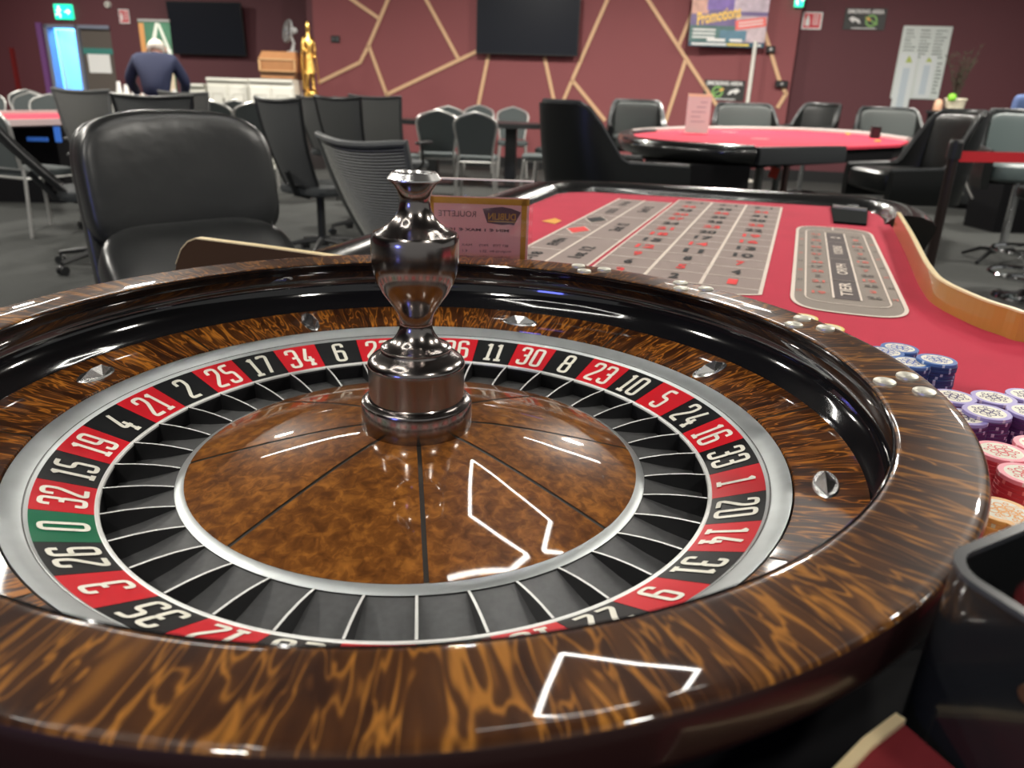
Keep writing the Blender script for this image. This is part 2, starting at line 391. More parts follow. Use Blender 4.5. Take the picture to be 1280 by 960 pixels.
b = B(); b.T = wmat(0, 0, LOFF); s, z = wpt(123, 77, LOFF); b.box(s-0.22, s+0.22, z-0.19, z+0.19, -0.03, -0.022); b.build('door_notice', PAPER, dl, False)
# the second leaf, swung half open into the lobby, pale blue
b = B(); b.T = wmat(DS0+0.1, 0, LOFF-0.2) @ Matrix.Rotation(rad(84), 4, 'Y')
b.box(0, DS1-DS0-0.12, 0.01, DZ-0.08, -0.04, 0); d = struct(b.build('door_2', LOB, smooth=False))
b = B(); b.T = wmat(DS0+0.1, 0, LOFF-0.2) @ Matrix.Rotation(rad(84), 4, 'Y')
b.T = wmat(0, 0, LOFF-2.1); b.box(DS0+.2, DS0+.75, 1.58, 1.68, 0.001, 0.012); b.build('wall_plate', mat('cyan_sign', (0.05, 0.5, 0.6), 0.4), d, False)
b = B(); b.T = wmat(0, 0, LOFF); s, z = wpt(23, 100, LOFF); b.box(s-0.03, s+0.03, 0, z+0.55, 0, 0.06); struct(b.build('trim_2', mat('red_post_paint', (0.16, 0.012, 0.012), 0.5), smooth=False))
b = B(); b.T = wmat(0, 0, LOFF); b.box(DS0-0.14, DS0-0.04, 0, DZ+0.02, 0, 0.05); struct(b.build('trim_3', mat('purple_lit_frame', (0.18, 0.07, 0.22), 0.5), smooth=False))  # door frame edge, purple light on it put into the colour

# feature wall: gold strips, each a part of one decoration fixed to the wall
deco = thing('wall_strips', 'angular web of gold strips fixed across the pale burgundy feature wall', 'wall decoration', wmat(0, 0, 0).translation)
lines = [[(438,-2),(474,23)], [(487,-4),(460.6,58),(450.6,78),(399,103)], [(462,59),(484,119),(497,152)], [(484,118),(597,64)], [(531,-4),(573,73)],
         [(611,68),(594,152)], [(681,72),(698,150)], [(761,-4),(715,101),(694,150)], [(716,101),(756,150)], [(808,-3),(881,109),(900,138)],
         [(873,-3),(849,56)], [(857,75),(832,152)], [(955,38),(974.6,102),(982.5,117),(972,134)]]
for L_ in lines:
    q = [wpt(u, v) for u, v in L_]
    for (s0, z0), (s1, z1) in zip(q, q[1:]):
        b = B(); M = wmat(0, 0, 0); M.translation -= deco.location; b.T = M
        dx, dz = s1-s0, z1-z0; ln = math.hypot(dx, dz); nx, nz = -dz/ln*0.026, dx/ln*0.026
        ex, ez = dx/ln*0.012, dz/ln*0.012
        b.prism([(s0-ex+nx, z0-ez+nz), (s0-ex-nx, z0-ez-nz), (s1+ex-nx, z1+ez-nz), (s1+ex+nx, z1+ez+nz)], 0.001, 0.02)
        b.build('strip', STRIP, deco, False)

def wall_thing(name, label, cat, u, v, off=0.0, group=None):
    s, z = wpt(u, v, off); M = wmat(s, z, off)
    o = bpy.data.objects.new(name, None); COL.objects.link(o); o.matrix_world = M; o.empty_display_size = 0.1
    return tag(o, label, cat, group)
def wdim(u0, v0, u1, v1, off=0.0):
    a = wpt(u0, v0, off); c = wpt(u1, v1, off); return abs(c[0]-a[0]), abs(c[1]-a[1])

def tv(label, u0, u1, v0, v1, off, tilt=0.0, yaw=0.0):
    t = wall_thing('television', label, 'television', (u0+u1)/2, (v0+v1)/2, off+0.16)
    wd = wdim(u0, v1, u1, v1, off+0.16)[0]; ht = wdim(u0, v0, u0, v1, off+0.16)[1]
    if tilt or yaw: t.matrix_world = t.matrix_world @ Matrix.Rotation(rad(yaw), 4, 'Y') @ Matrix.Rotation(rad(tilt), 4, 'X')
    b = B(); b.box(-wd/2, wd/2, -ht/2, ht/2, -0.04, 0.0, 0.006); b.build('housing', BLKPL, t, False)
    b = B(); b.box(-wd/2+0.015, wd/2-0.015, -ht/2+0.02, ht/2-0.015, 0.0, 0.003); b.build('screen', SCREEN, t, False)
    b = B(); b.box(-0.2, 0.2, -0.12, 0.12, -0.142, -0.04); b.build('bracket', BLKPL, t, False)
    return t
tv('large wall television on the feature wall above the round black table', 595.5, 722.5, -5, 69, 0)
tv('large wall television tilted forward on the dark wall left of the gold statue', 212, 303, 3, 69, LOFF, tilt=5, yaw=0)

# wall signs
GREEN = mat('exit_green_lit', (0.02, 0.75, 0.42), 0.4, emis=1.6)
WLIT = mat('exit_white_lit', (0.85, 1.0, 0.95), 0.4, emis=1.8)
def exit_sign(label, u, v, off, w_, h_):
    t = wall_thing('exit_sign', label, 'sign', u, v, off)
    b = B(); b.box(-w_/2, w_/2, -h_/2, h_/2, 0.001, 0.06); b.build('light_box', GREEN, t, False)
    b = B()                                                   # running figure, arrow
    k = h_
    b.cyl((-0.22*w_, 0.30*k, 0.061), (-0.22*w_, 0.30*k, 0.066), 0.09*k)
    for p, q in (((-.22,.2),(-.27,-.08)), ((-.27,-.08),(-.16,-.22)), ((-.16,-.22),(-.19,-.4)), ((-.27,-.08),(-.36,-.2)), ((-.36,-.2),(-.45,-.2)), ((-.22,.16),(-.1,.05)), ((-.22,.16),(-.36,.06))):
        b.cyl((p[0]*w_, p[1]*k, .063), (q[0]*w_, q[1]*k, .063), 0.045*k, seg=6)
    b.cyl((0.12*w_, 0.0, .063), (0.34*w_, 0.0, .063), 0.05*k, seg=6)
    b.prism([(0.28*w_, 0.2*k), (0.45*w_, 0), (0.28*w_, -0.2*k)], 0.061, 0.067)
    b.build('pictogram', WLIT, t, False); return t
w_, h_ = wdim(70, 5, 94, 24, LOFF)
exit_sign('lit green exit sign above the blue doorway', 81.5, 15, LOFF, w_, h_)
exit_sign('small lit green exit sign cut by the top edge near the wall corner', 999, 0, ROFF+0.25, 0.12, 0.18)
RSIGN = mat('sign_red', (0.62, 0.05, 0.07), 0.5)
def fire_sign(label, u, v, off, w_, h_):
    t = wall_thing('fire_sign', label, 'sign', u, v, off)
    b = B(); b.box(-w_/2, w_/2, -h_/2, h_/2, 0.001, 0.008); b.build('plate', PAPER, t, False)
    b = B(); b.box(-w_*.42, w_*.42, -h_*.42, h_*.42, 0.008, 0.010); b.build('red_panel', RSIGN, t, False)
    b = B(); b.box(-w_*.34, -w_*.12, -h_*.3, h_*.12, 0.010, 0.013); b.cyl((-w_*.23, h_*.12, .0115), (-w_*.23, h_*.3, .0115), w_*.06)
    for i in range(4): b.box(0.02*w_, w_*.34, h_*(.26-.16*i), h_*(.32-.16*i), 0.010, 0.012)
    b.build('pictogram', PAPER, t, False)
w_, h_ = wdim(148, 12, 163, 30, LOFF); fire_sign('small red and white fire point sign on the dark wall left of the banner', 155.5, 20.5, LOFF, w_, h_)
w_, h_ = wdim(1003, 15, 1027, 37, ROFF); fire_sign('small red and white fire sign on the dark wall right of the corner', 1015, 26, ROFF, w_*.9, h_)
t = wall_thing('sensor', 'small round white sensor high on the dark wall above the doors', 'sensor', 135.5, 6, LOFF)
b = B(); b.cyl((0, 0, 0.001), (0, 0, 0.05), 0.06, 0.045, 20); b.build('housing', WHITE, t); b = B(); b.cyl((0, 0, 0.05), (0, 0, 0.06), 0.02, 0.015, 12); b.build('lens', BLKPL, t)

SGREEN = mat('sign_green', (0.22, 0.45, 0.12), 0.5); SORANGE = mat('sign_orange', (0.8, 0.42, 0.1), 0.5); SPLATE = mat('sign_black', (0.03, 0.032, 0.03), 0.5)
def smoking_sign(label, u, v, off, w_, h_, flip):
    t = wall_thing('smoking_area_sign', label, 'sign', u, v, off); f = -1 if flip else 1
    b = B(); b.box(-w_/2, w_/2, -h_/2, h_/2, 0.001, 0.012); b.build('plate', SPLATE, t, False)
    b = B(); put_text(b, 'SMOKING AREA', Matrix.Translation((0, h_*.35, 0)), h_*.2, w_*.88, bold=0.03, lift=0.013); b.build('lettering', PAPER, t, False)
    b = B(); T = Matrix.Translation((-f*w_*.16, -h_*.08, 0.014)); b.T = T
    b.lathe([(h_*.2, 0), (h_*.2, .004), (h_*.29, .004), (h_*.29, 0)], 32)
    b.T = T @ Matrix.Rotation(rad(28*f), 4, 'Z'); b.box(-h_*.36, h_*.36, -h_*.035, h_*.035, 0, .006); b.build('green_ring', SGREEN, t)
    b = B(); b.T = T @ Matrix.Rotation(rad(28*f), 4, 'Z'); b.box(f*h_*.2-h_*.08, f*h_*.2+h_*.14, -h_*.05, h_*.05, 0.006, .009); b.build('cigarette_tip', SORANGE, t, False)
    b = B(); b.T = Matrix.Translation((f*w_*.22, -h_*.06, 0.013))      # curved white arrow
    b.prism([(-w_*.13*f, -h_*.14), (-w_*.08*f, h_*.04), (w_*.02*f, h_*.12), (w_*.1*f, h_*.17), (w_*.17*f, h_*.06), (w_*.06*f, -h_*.12), (w_*.03*f, -h_*.02), (-w_*.03*f, -h_*.06), (-w_*.07*f, -h_*.14)][::int(f)], 0, .003)
    b.build('arrow', PAPER, t, False)
    b = B(); b.box(-w_*.3, w_*.3, -h_*.45, -h_*.41, .012, .014); b.build('underline', PAPER, t, False)
w_, h_ = wdim(1058, 10, 1105, 38, ROFF); smoking_sign('black smoking area sign high on the dark wall right of the corner', 1081, 24, ROFF, w_, h_, True)
w_, h_ = wdim(882, 100, 930, 127, 0); smoking_sign('black smoking area sign low on the feature wall behind the gaming table', 905, 113, 0, w_, h_, False)

t = wall_thing('wall_socket', 'small black socket plate on the feature wall right of the gold statue', 'socket', 419.5, 49, 0)
w_, h_ = wdim(414, 45, 425, 54); b = B(); b.box(-w_/2, w_/2, -h_/2, h_/2, 0.001, 0.02, .004); b.build('plate', BLKPL, t, False)
for sx in (-.25, .25):
    b = B(); b.box((sx-.12)*w_, (sx+.12)*w_, -h_*.2, h_*.2, 0.02, 0.026); b.build('switch', mat('dark_grey_plastic', (.08, .08, .085), .4), t, False)
for u, v, ww, lab in ((963, 62, 10, 'upper black bracket clipped over the gold strip right of the poster'), (976.5, 105, 14, 'lower black bracket clipped over the gold strip right of the poster')):
    t = wall_thing('wall_bracket', lab, 'bracket', u, v, 0.02); k = ww*0.0125
    b = B(); b.box(-k/2, k/2, -0.045, 0.045, 0.001, 0.06, .008); b.build('body', BLKPL, t, False)
    b = B(); b.cyl((0, 0, .06), (0, 0, .075), .02); b.build('screw', SILVP, t)

# promotional poster on a white pole
t = thing('poster_stand', 'bright promotions poster board held on a slim white pole', 'poster', fl(936, 130, 11.0))
F0 = t.location
def pst(u, v): return dep(u, v, 11.0)
Cc = pst(911, 26); px = (11.0/FPX)
XW = Vector((math.cos(rad(-12)), math.sin(rad(-12)), 0)); PM = frame(Cc-F0, XW, (0, 0, 1))
PW, PH = 94*px, 60*px
b = B(); b.T = PM; b.box(-PW/2, PW/2, -PH/2, PH/2, -0.02, 0); b.build('board', mat('poster_dusky', (0.16, 0.12, 0.26), .4, var=.6, vscale=5), t, False)
pcs = [((.0,.5,.5,.5),(0.55,.5,.62)), ((-.5,-.28,.12,.5),(.70,.38,.30)), ((-.3,.1,.2,.5),(.22,.14,.45)), ((.05,.5,.18,.5),(.62,.52,.60)), ((-.5,.1,-.42,-.1),(.08,.17,.16)), ((.1,.5,-.40,.1),(.55,.45,.48)), ((-.1,.25,-.38,-.18),(.10,.22,.30)), ((-.5,.5,-.5,-.41),(.03,.09,.13))]
for i, ((x0, x1, y0, y1), c) in enumerate(pcs):
    if y0 == y1: continue
    b = B(); b.T = PM; b.box(x0*PW, x1*PW, y0*PH, y1*PH, 0.0, 0.002+0.0004*i); b.build('printed_panel', mat('poster_ink%d' % i, c, .4, var=.5, vscale=9), t, False)
b = B(); put_text(b, 'Promotions', PM @ Matrix.Translation((-.14*PW, .10*PH, 0)) @ Matrix.Rotation(rad(11), 4, 'Z'), .24*PH, .58*PW, bold=.03, lift=.009, shear=.2)
b.build('headline', mat('poster_yellow', (.95, .62, .12), .4), t, False)
b = B(); b.T = PM @ Matrix.Translation((.29*PW, -.04*PH, 0)) @ Matrix.Rotation(rad(8), 4, 'Z'); b.box(-.2*PW, .2*PW, -.09*PH, .09*PH, .006, .009, .001); b.build('red_flash', mat('poster_red', (.85, .16, .14), .4), t, False)
b = B(); b.T = PM @ Matrix.Translation((.29*PW, -.04*PH, 0)) @ Matrix.Rotation(rad(8), 4, 'Z'); b.box(-.16*PW, .16*PW, -.04*PH, -.015*PH, .009, .011); b.box(-.16*PW, .16*PW, .02*PH, .045*PH, .009, .011); b.build('flash_lines', PAPER, t, False)
b = B(); b.T = PM
for i in range(3): b.box(-.46*PW, -.16*PW, (-.2-.07*i)*PH, (-.165-.07*i)*PH, .006, .008)
b.box(-.26*PW, -.02*PW, -.40*PH, -.345*PH, .006, .008); b.box(.04*PW, .2*PW, -.40*PH, -.345*PH, .006, .008); b.box(-.46*PW, .0*PW, -.475*PH, -.435*PH, .006, .008); b.box(.38*PW, .46*PW, -.475*PH, -.435*PH, .006, .008)
b.build('small_print', PAPER, t, False)
b = B(); b.T = PM; b.box(.01*PW, .3*PW, -.475*PH, -.435*PH, .006, .008); b.build('small_print', mat('poster_gold', (.8, .6, .1), .4), t, False)
pp = pst(946, 54)-F0
b = B(); b.cyl((0, 0, 0.02), (0, 0, pp.z+0.02), .03, seg=10)
b.T = Matrix.Translation((pp.x, pp.y-0.0, 0)); b.v = []; b.f = []; b.m = []
b.cyl((0, .05, 0.02), (0, .05, pp.z+0.03), .028, seg=10); b.build('pole', WHITE, t)
b = B(); b.T = Matrix.Translation((pp.x, pp.y, 0)); b.lathe([(0, .03), (.2, .02), (.22, 0), (0, 0)], 24); b.build('base', WHITE, t)

for o in t.children:
    if o.name.startswith('small_print'): o['kind'] = 'stuff'
# whiteboard with sheets, dark wall
t = wall_thing('whiteboard', 'tall whiteboard covered in handwriting on the dark wall', 'whiteboard', 1151, 79, ROFF)
w_, h_ = wdim(1121, 33, 1183, 33, ROFF)[0], wdim(1127, 33, 1113, 124, ROFF)[1]
b = B(); b.box(-w_/2, w_/2, -h_/2, h_/2, 0.001, 0.02, .008); b.build('board', mat('board_white', (.62, .67, .64), .3), t, False)
INK = mat('marker_ink', (.10, .13, .13), .6)
b = B(); rr = random.Random(3)
for c in range(3):
    for i in range(9):
        x = -w_*.43+c*w_*.3; y = h_*(.44-.045*i); L_ = w_*(.12+.13*rr.random())
        b.box(x, x+L_, y-.006, y+.006*(.5+rr.random()), .0205, .022)
for i in range(9): y = h_*(.0-.05*i); b.box(w_*.33, w_*(.38+.07*rr.random()), y-.008, y+.008, .0205, .022)
b.build('handwriting', INK, t, False)
for x0, x1, y0, y1 in ((-.46, -.1, -.78, .13), (-.04, .3, -.48, .10)):
    k = tag(B().box(0, (x1-x0)*w_, 0, (y1-y0)*h_, 0, .003).build('paper_sheet', mat('sheet_white', (.66, .70, .70), .7), None, False), 'x', 'paper')
    k.matrix_world = t.matrix_world @ Matrix.Translation((x0*w_, y0*h_, .024))
    k['label'] = 'long paper sheet hanging below the bottom edge of the whiteboard' if y0 < -.6 else 'shorter paper sheet pinned to the right half of the whiteboard'
    b = B(); b.T = Matrix.Translation((0, 0, .003))
    hh = (y1-y0)*h_; ww = (x1-x0)*w_
    b.box(ww*.3, ww*.7, hh*.08, hh*.78, 0, .001); b.build('printed_table', mat('pale_blue_print', (.50, .57, .62), .7), k, False)
    b = B(); b.T = Matrix.Translation((0, 0, .003)); b.prism([(ww*.35, hh*.86), (ww*.75, hh*.86), (ww*.62, hh*.93), (ww*.5, hh*.97)], 0, .001); b.build('green_logo', mat('lime_print', (.42, .50, .12), .7), k, False)

# ================================================================== roulette wheel
WC = Vector((0, 0, Z0))
bowl = thing('roulette_bowl', 'large round burl-veneer roulette wheel bowl with black ball track in the foreground', 'roulette wheel', WC)
SEG = 224
b = B(); b.lathe([(.3562, .0888), (.3572, .0894), (.3590, .0898), (.362, .0900), (.380, .0902), (.400, .0899), (.4046, .0895), (.4064, .0887), (.4074, .0874)], SEG); b.build('rim', WOODRIM, bowl)
b = B(); b.lathe([(.4074, .0874), (.4082, .0850), (.4084, .0810), (.4084, .068), (.4070, .062), (.403, .0585), (.395, .057)], SEG); b.build('rim_side', DARKSIDE, bowl)
b = B(); b.lathe([(.3562, .0888), (.3552, .0893), (.3545, .0890), (.3540, .0880), (.3545, .0868), (.3565, .0850), (.362, .0825), (.3675, .075), (.3695, .064), (.3675, .053), (.361, .043), (.3535, .037), (.3505, .0340)], SEG); b.build('ball_track', BLACKLAC, bowl)
b = B(); b.lathe([(.397, .057), (.39, .042), (.37, .022), (.350, .006), (.340, -.008), (.336, -.05), (.336, -.088), (.30, -.088), (.3, .018), (.3515, .0325)], 128); b.build('bowl_body', SLAB, bowl)
NP = 8
for k in range(NP):
    a = 0.9+45*k
    b = B(); b.lathe([(.3515, .0345), (.335, .0312), (.3025, .0245), (.3020, .0225)], 26, a+0.22, a+45-0.22); b.build('apron_panel', WOODAPR, bowl)
b = B(); b.lathe([(.3515, .0341), (.3025, .0241)], SEG); b.build('seam_inlay', SEAM, bowl)
for k in range(8):                                   # deflectors, alternately along and across
    a = rad(-23.2+45.2*k if k < 5 else -23.2+45*k); tang = k % 2 == 0
    rr_ = .3235; sl = math.atan2(.010, .049)
    M = Matrix.Rotation(a, 4, 'Z') @ Matrix.Translation((rr_, 0, .0292)) @ Matrix.Rotation(-sl, 4, 'Y')
    if tang: M = M @ Matrix.Rotation(pi/2, 4, 'Z')
    LL, WW, HH = .022, .0095, .0085
    b = B(); b.T = M; n = 20
    base = [(LL*math.cos(2*pi*i/n), WW*math.sin(2*pi*i/n), 0) for i in range(n)]
    top = [(LL*.93*math.cos(2*pi*i/n), WW*.9*math.sin(2*pi*i/n), .0014) for i in range(n)]
    b.add(base+top, [(i, (i+1) % n, n+(i+1) % n, n+i) for i in range(n)]+[tuple(range(n, 2*n))])
    b.add([(-LL*.86, 0, .0014), (LL*.86, 0, .0014), (0, WW*.85, .0014), (0, -WW*.85, .0014), (-LL*.3, 0, HH), (LL*.3, 0, HH)],
          [(0, 3, 4), (3, 5, 4), (3, 1, 5), (1, 2, 5), (2, 4, 5), (2, 0, 4)])
    b.build('deflector', STEEL, bowl, ang=20)
for a in (56.6, 36.7, 12.1, -12.4):                    # rim studs in threes
    for da, r_ in ((2.5, .3915), (-2.5, .3915), (0, .3680)):
        M = Matrix.Rotation(rad(a+da), 4, 'Z') @ Matrix.Translation((r_, 0, .0898))
        b = B(); b.T = M; b.lathe([(0, .0026), (.0074, .0025), (.0083, .0018), (.0085, .0)], 28); b.build('rim_stud', mat('nickel_stud', (.62, .60, .52), .45, .8), bowl)

rotor = thing('roulette_rotor', 'spinning wheel head with numbered ring, pockets, veneered cone and metal turret', 'roulette rotor', WC)
PH0 = 206.37; STEP = 360/37
b = B(); b.lathe([(.3008, .0205), (.3008, .0236), (.2990, .0232), (.2875, .0178), (.2868, .0172), (.2863, .0166), (.2858, .0168), (.2836, .0146)], SEG); b.build('outer_ring', SILVER, rotor)
b = B(); b.lathe([(.2868, .01745), (.2862, .01705)], SEG); b.build('ring_groove', SEAM, rotor)
b = B(); b.lathe([(.2454, .0002), (.2446, .0008), (.2426, .0006), (.2420, -.0002), (.2420, -.0020)], SEG); b.build('inner_ring', FRETM, rotor)
b = B(); b.lathe([(.2420, -.0020), (.2422, -.0200)], SEG); b.lathe([(.1922, -.0200), (.1922, -.0056)], SEG); b.build('pocket_wall', POCKW, rotor)
b = B(); b.lathe([(.1922, -.0062), (.1922, -.0056), (.1915, -.0050), (.1855, -.0022), (.1847, -.0022)], SEG); b.build('cone_ring', SILVER, rotor)
b = B(); b.lathe([(.30, .019), (.242, -.004), (.24, -.024), (.05, -.024)], 96); b.build('rotor_body', SLAB, rotor)
DW, DH, DT = .0130, .0325, .0037            # digit width, height, stroke
DIG = {'0': [[(0,0),(1,0),(1,1),(0,1),'c']], '1': [[(.55,0),(.55,1)], [(.55,.97),(.02,.86)], [(-.05,0),(1.15,0)]],
       '2': [[(0,.74),(0,1),(1,1),(1,.66),(0,.12),(0,0),(1.04,0)]], '3': [[(0,.78),(0,1),(1,1),(1,.53),(.4,.53)], [(.4,.53),(1,.53),(1,0),(0,0),(0,.22)]],
       '4': [[(.72,1),(0,.28),(1.1,.28)], [(.74,.50),(.74,0)], [(.4,0),(1.08,0)]], '5': [[(1,1),(.04,1),(.04,.57),(1,.57),(1,0),(0,0),(0,.2)]],
       '6': [[(1,.8),(1,1),(0,1),(0,0),(1,0),(1,.57),(0,.57)]], '7': [[(0,.9),(0,1),(1,1),(.36,0)]],
       '8': [[(.04,.53),(.96,.53),(.96,1),(.04,1),'c'], [(0,0),(1,0),(1,.53),(0,.53),'c']], '9': [[(0,.2),(0,0),(1,0),(1,1),(0,1),(0,.43),(1,.43)]]}
def digit(b, ch, M, wc):
    T = b.T; b.T = T @ M; kk = 0
    for path in DIG[ch]:
        closed = path[-1] == 'c'; pts = [p for p in path if p != 'c']; w_ = (wc-DT); h_ = DH-DT
        if ch == '1': w_ = wc*.75
        P = [Vector((-w_/2+p[0]*w_, -h_/2+p[1]*h_, 0)) for p in pts]; n = len(P); out = []
        for i in range(n):
            if not closed and i in (0, n-1): out.append(P[i]); continue
            a = P[i-1]; c = P[(i+1) % n]; r_ = min(.0036, (a-P[i]).length*.48, (c-P[i]).length*.48)
            p0_ = P[i]+(a-P[i]).normalized()*r_; p1_ = P[i]+(c-P[i]).normalized()*r_
            for t in (0, .25, .5, .75, 1): out.append(p0_*(1-t)**2+P[i]*2*t*(1-t)+p1_*t*t)
        m = len(out); vs = []
        for i, p in enumerate(out):
            a = out[i-1] if closed or i else p; c = out[(i+1) % m] if closed or i < m-1 else p
            t = (c-a); t = t.normalized() if t.length > 1e-9 else Vector((1, 0, 0)); sd = Vector((-t.y, t.x, 0))*DT/2
            vs += [(p.x-sd.x, p.y-sd.y, kk), (p.x+sd.x, p.y+sd.y, kk)]
        kk += .00004
        b.add(vs, [(2*i, 2*((i+1) % m), 2*((i+1) % m)+1, 2*i+1) for i in range(m if closed else m-1)])
    b.T = T
order = [0,32,15,19,4,21,2,25,17,34,6,27,13,36,11,30,8,23,10,5,24,16,33,1,20,14,31,9,22,18,29,7,28,12,35,3,26]
SLN = math.atan2(.0143, .0382)
fret = None
for k, n in enumerate(order):
    a = PH0-k*STEP
    m = NGRN if k == 0 else (NRED if k % 2 else NBLK)
    b = B(); b.lathe([(.2838, .0140), (.2836, .0147), (.2452, .0003), (.2450, -.0003)], 6, a-STEP/2+.05, a+STEP/2-.05); c = b.build('number_cell', m, rotor)
    b = B()
    rm = .2642; zm = .0003+(rm-.2452)*.0144/.0384
    M = Matrix.Rotation(rad(a), 4, 'Z') @ Matrix.Translation((rm, 0, zm)) @ Matrix.Rotation(-SLN, 4, 'Y') @ Matrix.Rotation(-pi/2, 4, 'Z')
    st = str(n)
    tot = sum(  .0088 if ch == '1' else DW for ch in st)+.0030*(len(st)-1); x = -tot/2
    for ch in st:
        wc = .0088 if ch == '1' else DW
        digit(b, ch, M @ Matrix.Translation((x+wc/2, 0, .0006)), wc); x += wc+.0030
    b.build('number', NUMW, c, False)
    b = B(); b.lathe([(.2420, -.0165), (.217, -.0125), (.1922, -.0068)], 4, a-STEP/2+.05, a+STEP/2-.05); b.build('pocket', POCK, rotor)
    M = Matrix.Rotation(rad(a+STEP/2), 4, 'Z')
    if fret is None:
        b = B(); t2 = .00105; pts = []
        xs = [.1925, .200, .212, .226, .2418]; zt = [-.0052, -.0036, -.0016, -.0002, .0004]
        for x_, z_ in zip(xs, zt): pts += [(x_, -t2*.9, z_), (x_, t2*.9, z_), (x_, t2*1.5, -.0180), (x_, -t2*1.5, -.0180)]
        for p_ in pts: pass
        b.v = pts; b.f = []; b.m = []
        for i in range(4):
            for j in range(4): b.f.append((i*4+j, i*4+(j+1) % 4, i*4+4+(j+1) % 4, i*4+4+j)); b.m.append(0 if j == 0 else 1)
        b.f += [(0, 3, 2, 1), (16, 17, 18, 19)]; b.m += [1, 1]
        b.fix = True; fret = b.build('fret', [FRETM, POCKW], rotor, False); o = fret  # dark sides paint in the shade between frets, tops stay bright
    else: o = dup(fret, rotor)
    o.rotation_euler = (0, 0, rad(a+STEP/2))
R0_, R1_ = .045, .185
def czh(r): return -.002+.030*(1-((max(r, R0_)-R0_)/(R1_-R0_))**1.25)
cp = [(R1_-.0002, czh(R1_)-.0015)]+[(R1_+(R0_-R1_)*i/14, czh(R1_+(R0_-R1_)*i/14)) for i in range(15)]
for k in range(8):
    a = 1.5+45*k
    # the seams are straight bands of one width, so the angular gap grows inwards
    b = B(); sg = 16; vs = []
    for i in range(sg+1):
        for r_, z_ in cp:
            g = math.degrees(.0017/r_); aa = rad(a+g+(45-2*g)*i/sg); vs.append((r_*math.cos(aa), r_*math.sin(aa), z_))
    P_ = len(cp)
    b.add(vs, [(i*P_+j, (i+1)*P_+j, (i+1)*P_+j+1, i*P_+j+1) for i in range(sg) for j in range(P_-1)]); b.build('cone_panel', WOODCON, rotor)
b = B(); b.lathe([(r_, z_-.0005) for r_, z_ in cp], 128); b.build('cone_inlay', SEAM, rotor)
def tur(name, prof, m=GUN): b = B(); b.lathe(prof, 72); return b.build(name, m, rotor, ang=28)
tur('turret_base', [(.0435, .0262), (.0451, .0275), (.0455, .030), (.0456, .0485), (.0448, .0505), (.0425, .0522), (.0398, .0530), (.0393, .0538)])
tur('turret_drum', [(.0391, .0530), (.0391, .0790), (.0396, .0812), (.0394, .0830), (.0380, .0856), (.0350, .0884), (.0310, .0908), (.0286, .0925), (.0280, .0940)])
tur('turret_collar', [(.0276, .0938), (.0284, .0945), (.0285, .0958), (.0272, .0968), (.0250, .0975)])
tur('turret_neck', [(.0250, .0975), (.0222, .0990), (.0190, .1015), (.0160, .1055), (.0138, .1100), (.0127, .1146), (.0128, .1160), (.0131, .1168)])
tur('turret_urn', [(.0129, .1166), (.0134, .1200), (.0145, .1240), (.0173, .1285), (.0208, .1335), (.0258, .1405), (.0302, .1490), (.0326, .1570), (.0337, .1640), (.0341, .1730), (.0340, .1810), (.0335, .1855), (.0322, .1876),
                   (.0290, .1890), (.0240, .1915), (.0195, .1950), (.0155, .1995), (.0128, .2050), (.0117, .2103), (.0118, .2140), (.0132, .2190), (.0160, .2235), (.0190, .2262)])
tur('turret_rim', [(.0190, .2262), (.0206, .2272), (.0205, .2280), (.0170, .2325), (.0145, .2333), (.0128, .2328), (.0112, .2290), (.0085, .2230), (.0, .2200)], STEEL)

# ================================================================== our gaming table
FZ = Z0+.01
LO = Vector((.5302, .5199, 0)); LD = Vector((.44494, .89556, 0)); LW = Vector((-.89556, .44494, 0))
def lw(l, w_): p = LO+LD*l+LW*w_; return (p.x, p.y)
table = thing('roulette_table', 'long red-felt roulette table with black padded rail and gold wood lip', 'gaming table', (0, 0, 0))
goldb = [onz(u, v, FZ) for u, v in ((1116,285),(1130,313),(1144,347),(1151,361),(1160.5,375),(1172,384),(1186,392),(1219,408),(1250,419),(1280,428))]
goldb = [(p.x, p.y) for p in goldb]+[(.86, .235), (.98, .21), (1.12, .22)]
felt_poly = [lw(-.45, .60), lw(1.02, .63), lw(1.08, .61), lw(1.125, .56), lw(1.135, .50), lw(1.215, -.16), lw(1.20, -.22), lw(1.10, -.25)]+goldb+[(1.12, -.255)]+[(.352*math.cos(rad(a)), .352*math.sin(rad(a))) for a in range(-45, 200, 5)]
b = B(); b.prism(felt_poly, FZ-.012, FZ); b.build('felt', FELT, table, False)
slab_poly = [lw(-.45, .68), lw(1.1, .70), lw(1.2, .60), lw(1.3, -.18), lw(1.22, -.34)]+[(x+.02, y-.0) for x, y in goldb]+[(1.2, .1), (1.2, -.36), (.62, -.50), (.0, -.50), (-.42, -.44), (-.52, 0), (-.46, .4)]
b = B(); b.prism_hole(slab_poly, [(.350*math.cos(2*pi*i/64), .350*math.sin(2*pi*i/64)) for i in range(64)], FZ-.10, FZ-.013); b.build('table_body', SLAB, table, False)
b = B(); b.lathe([(0, FZ-.115), (.36, FZ-.115), (.36, FZ-.1005), (0, FZ-.1005)], 64); b.build('well_floor', SLAB, table, False)
for x, y in ((.1, 0), (.55, 1.15), (.75, .0)):
    b = B(); b.box(x-.16, x+.16, y-.16, y+.16, 0, FZ-.116); b.build('pedestal', SLAB, table, False)
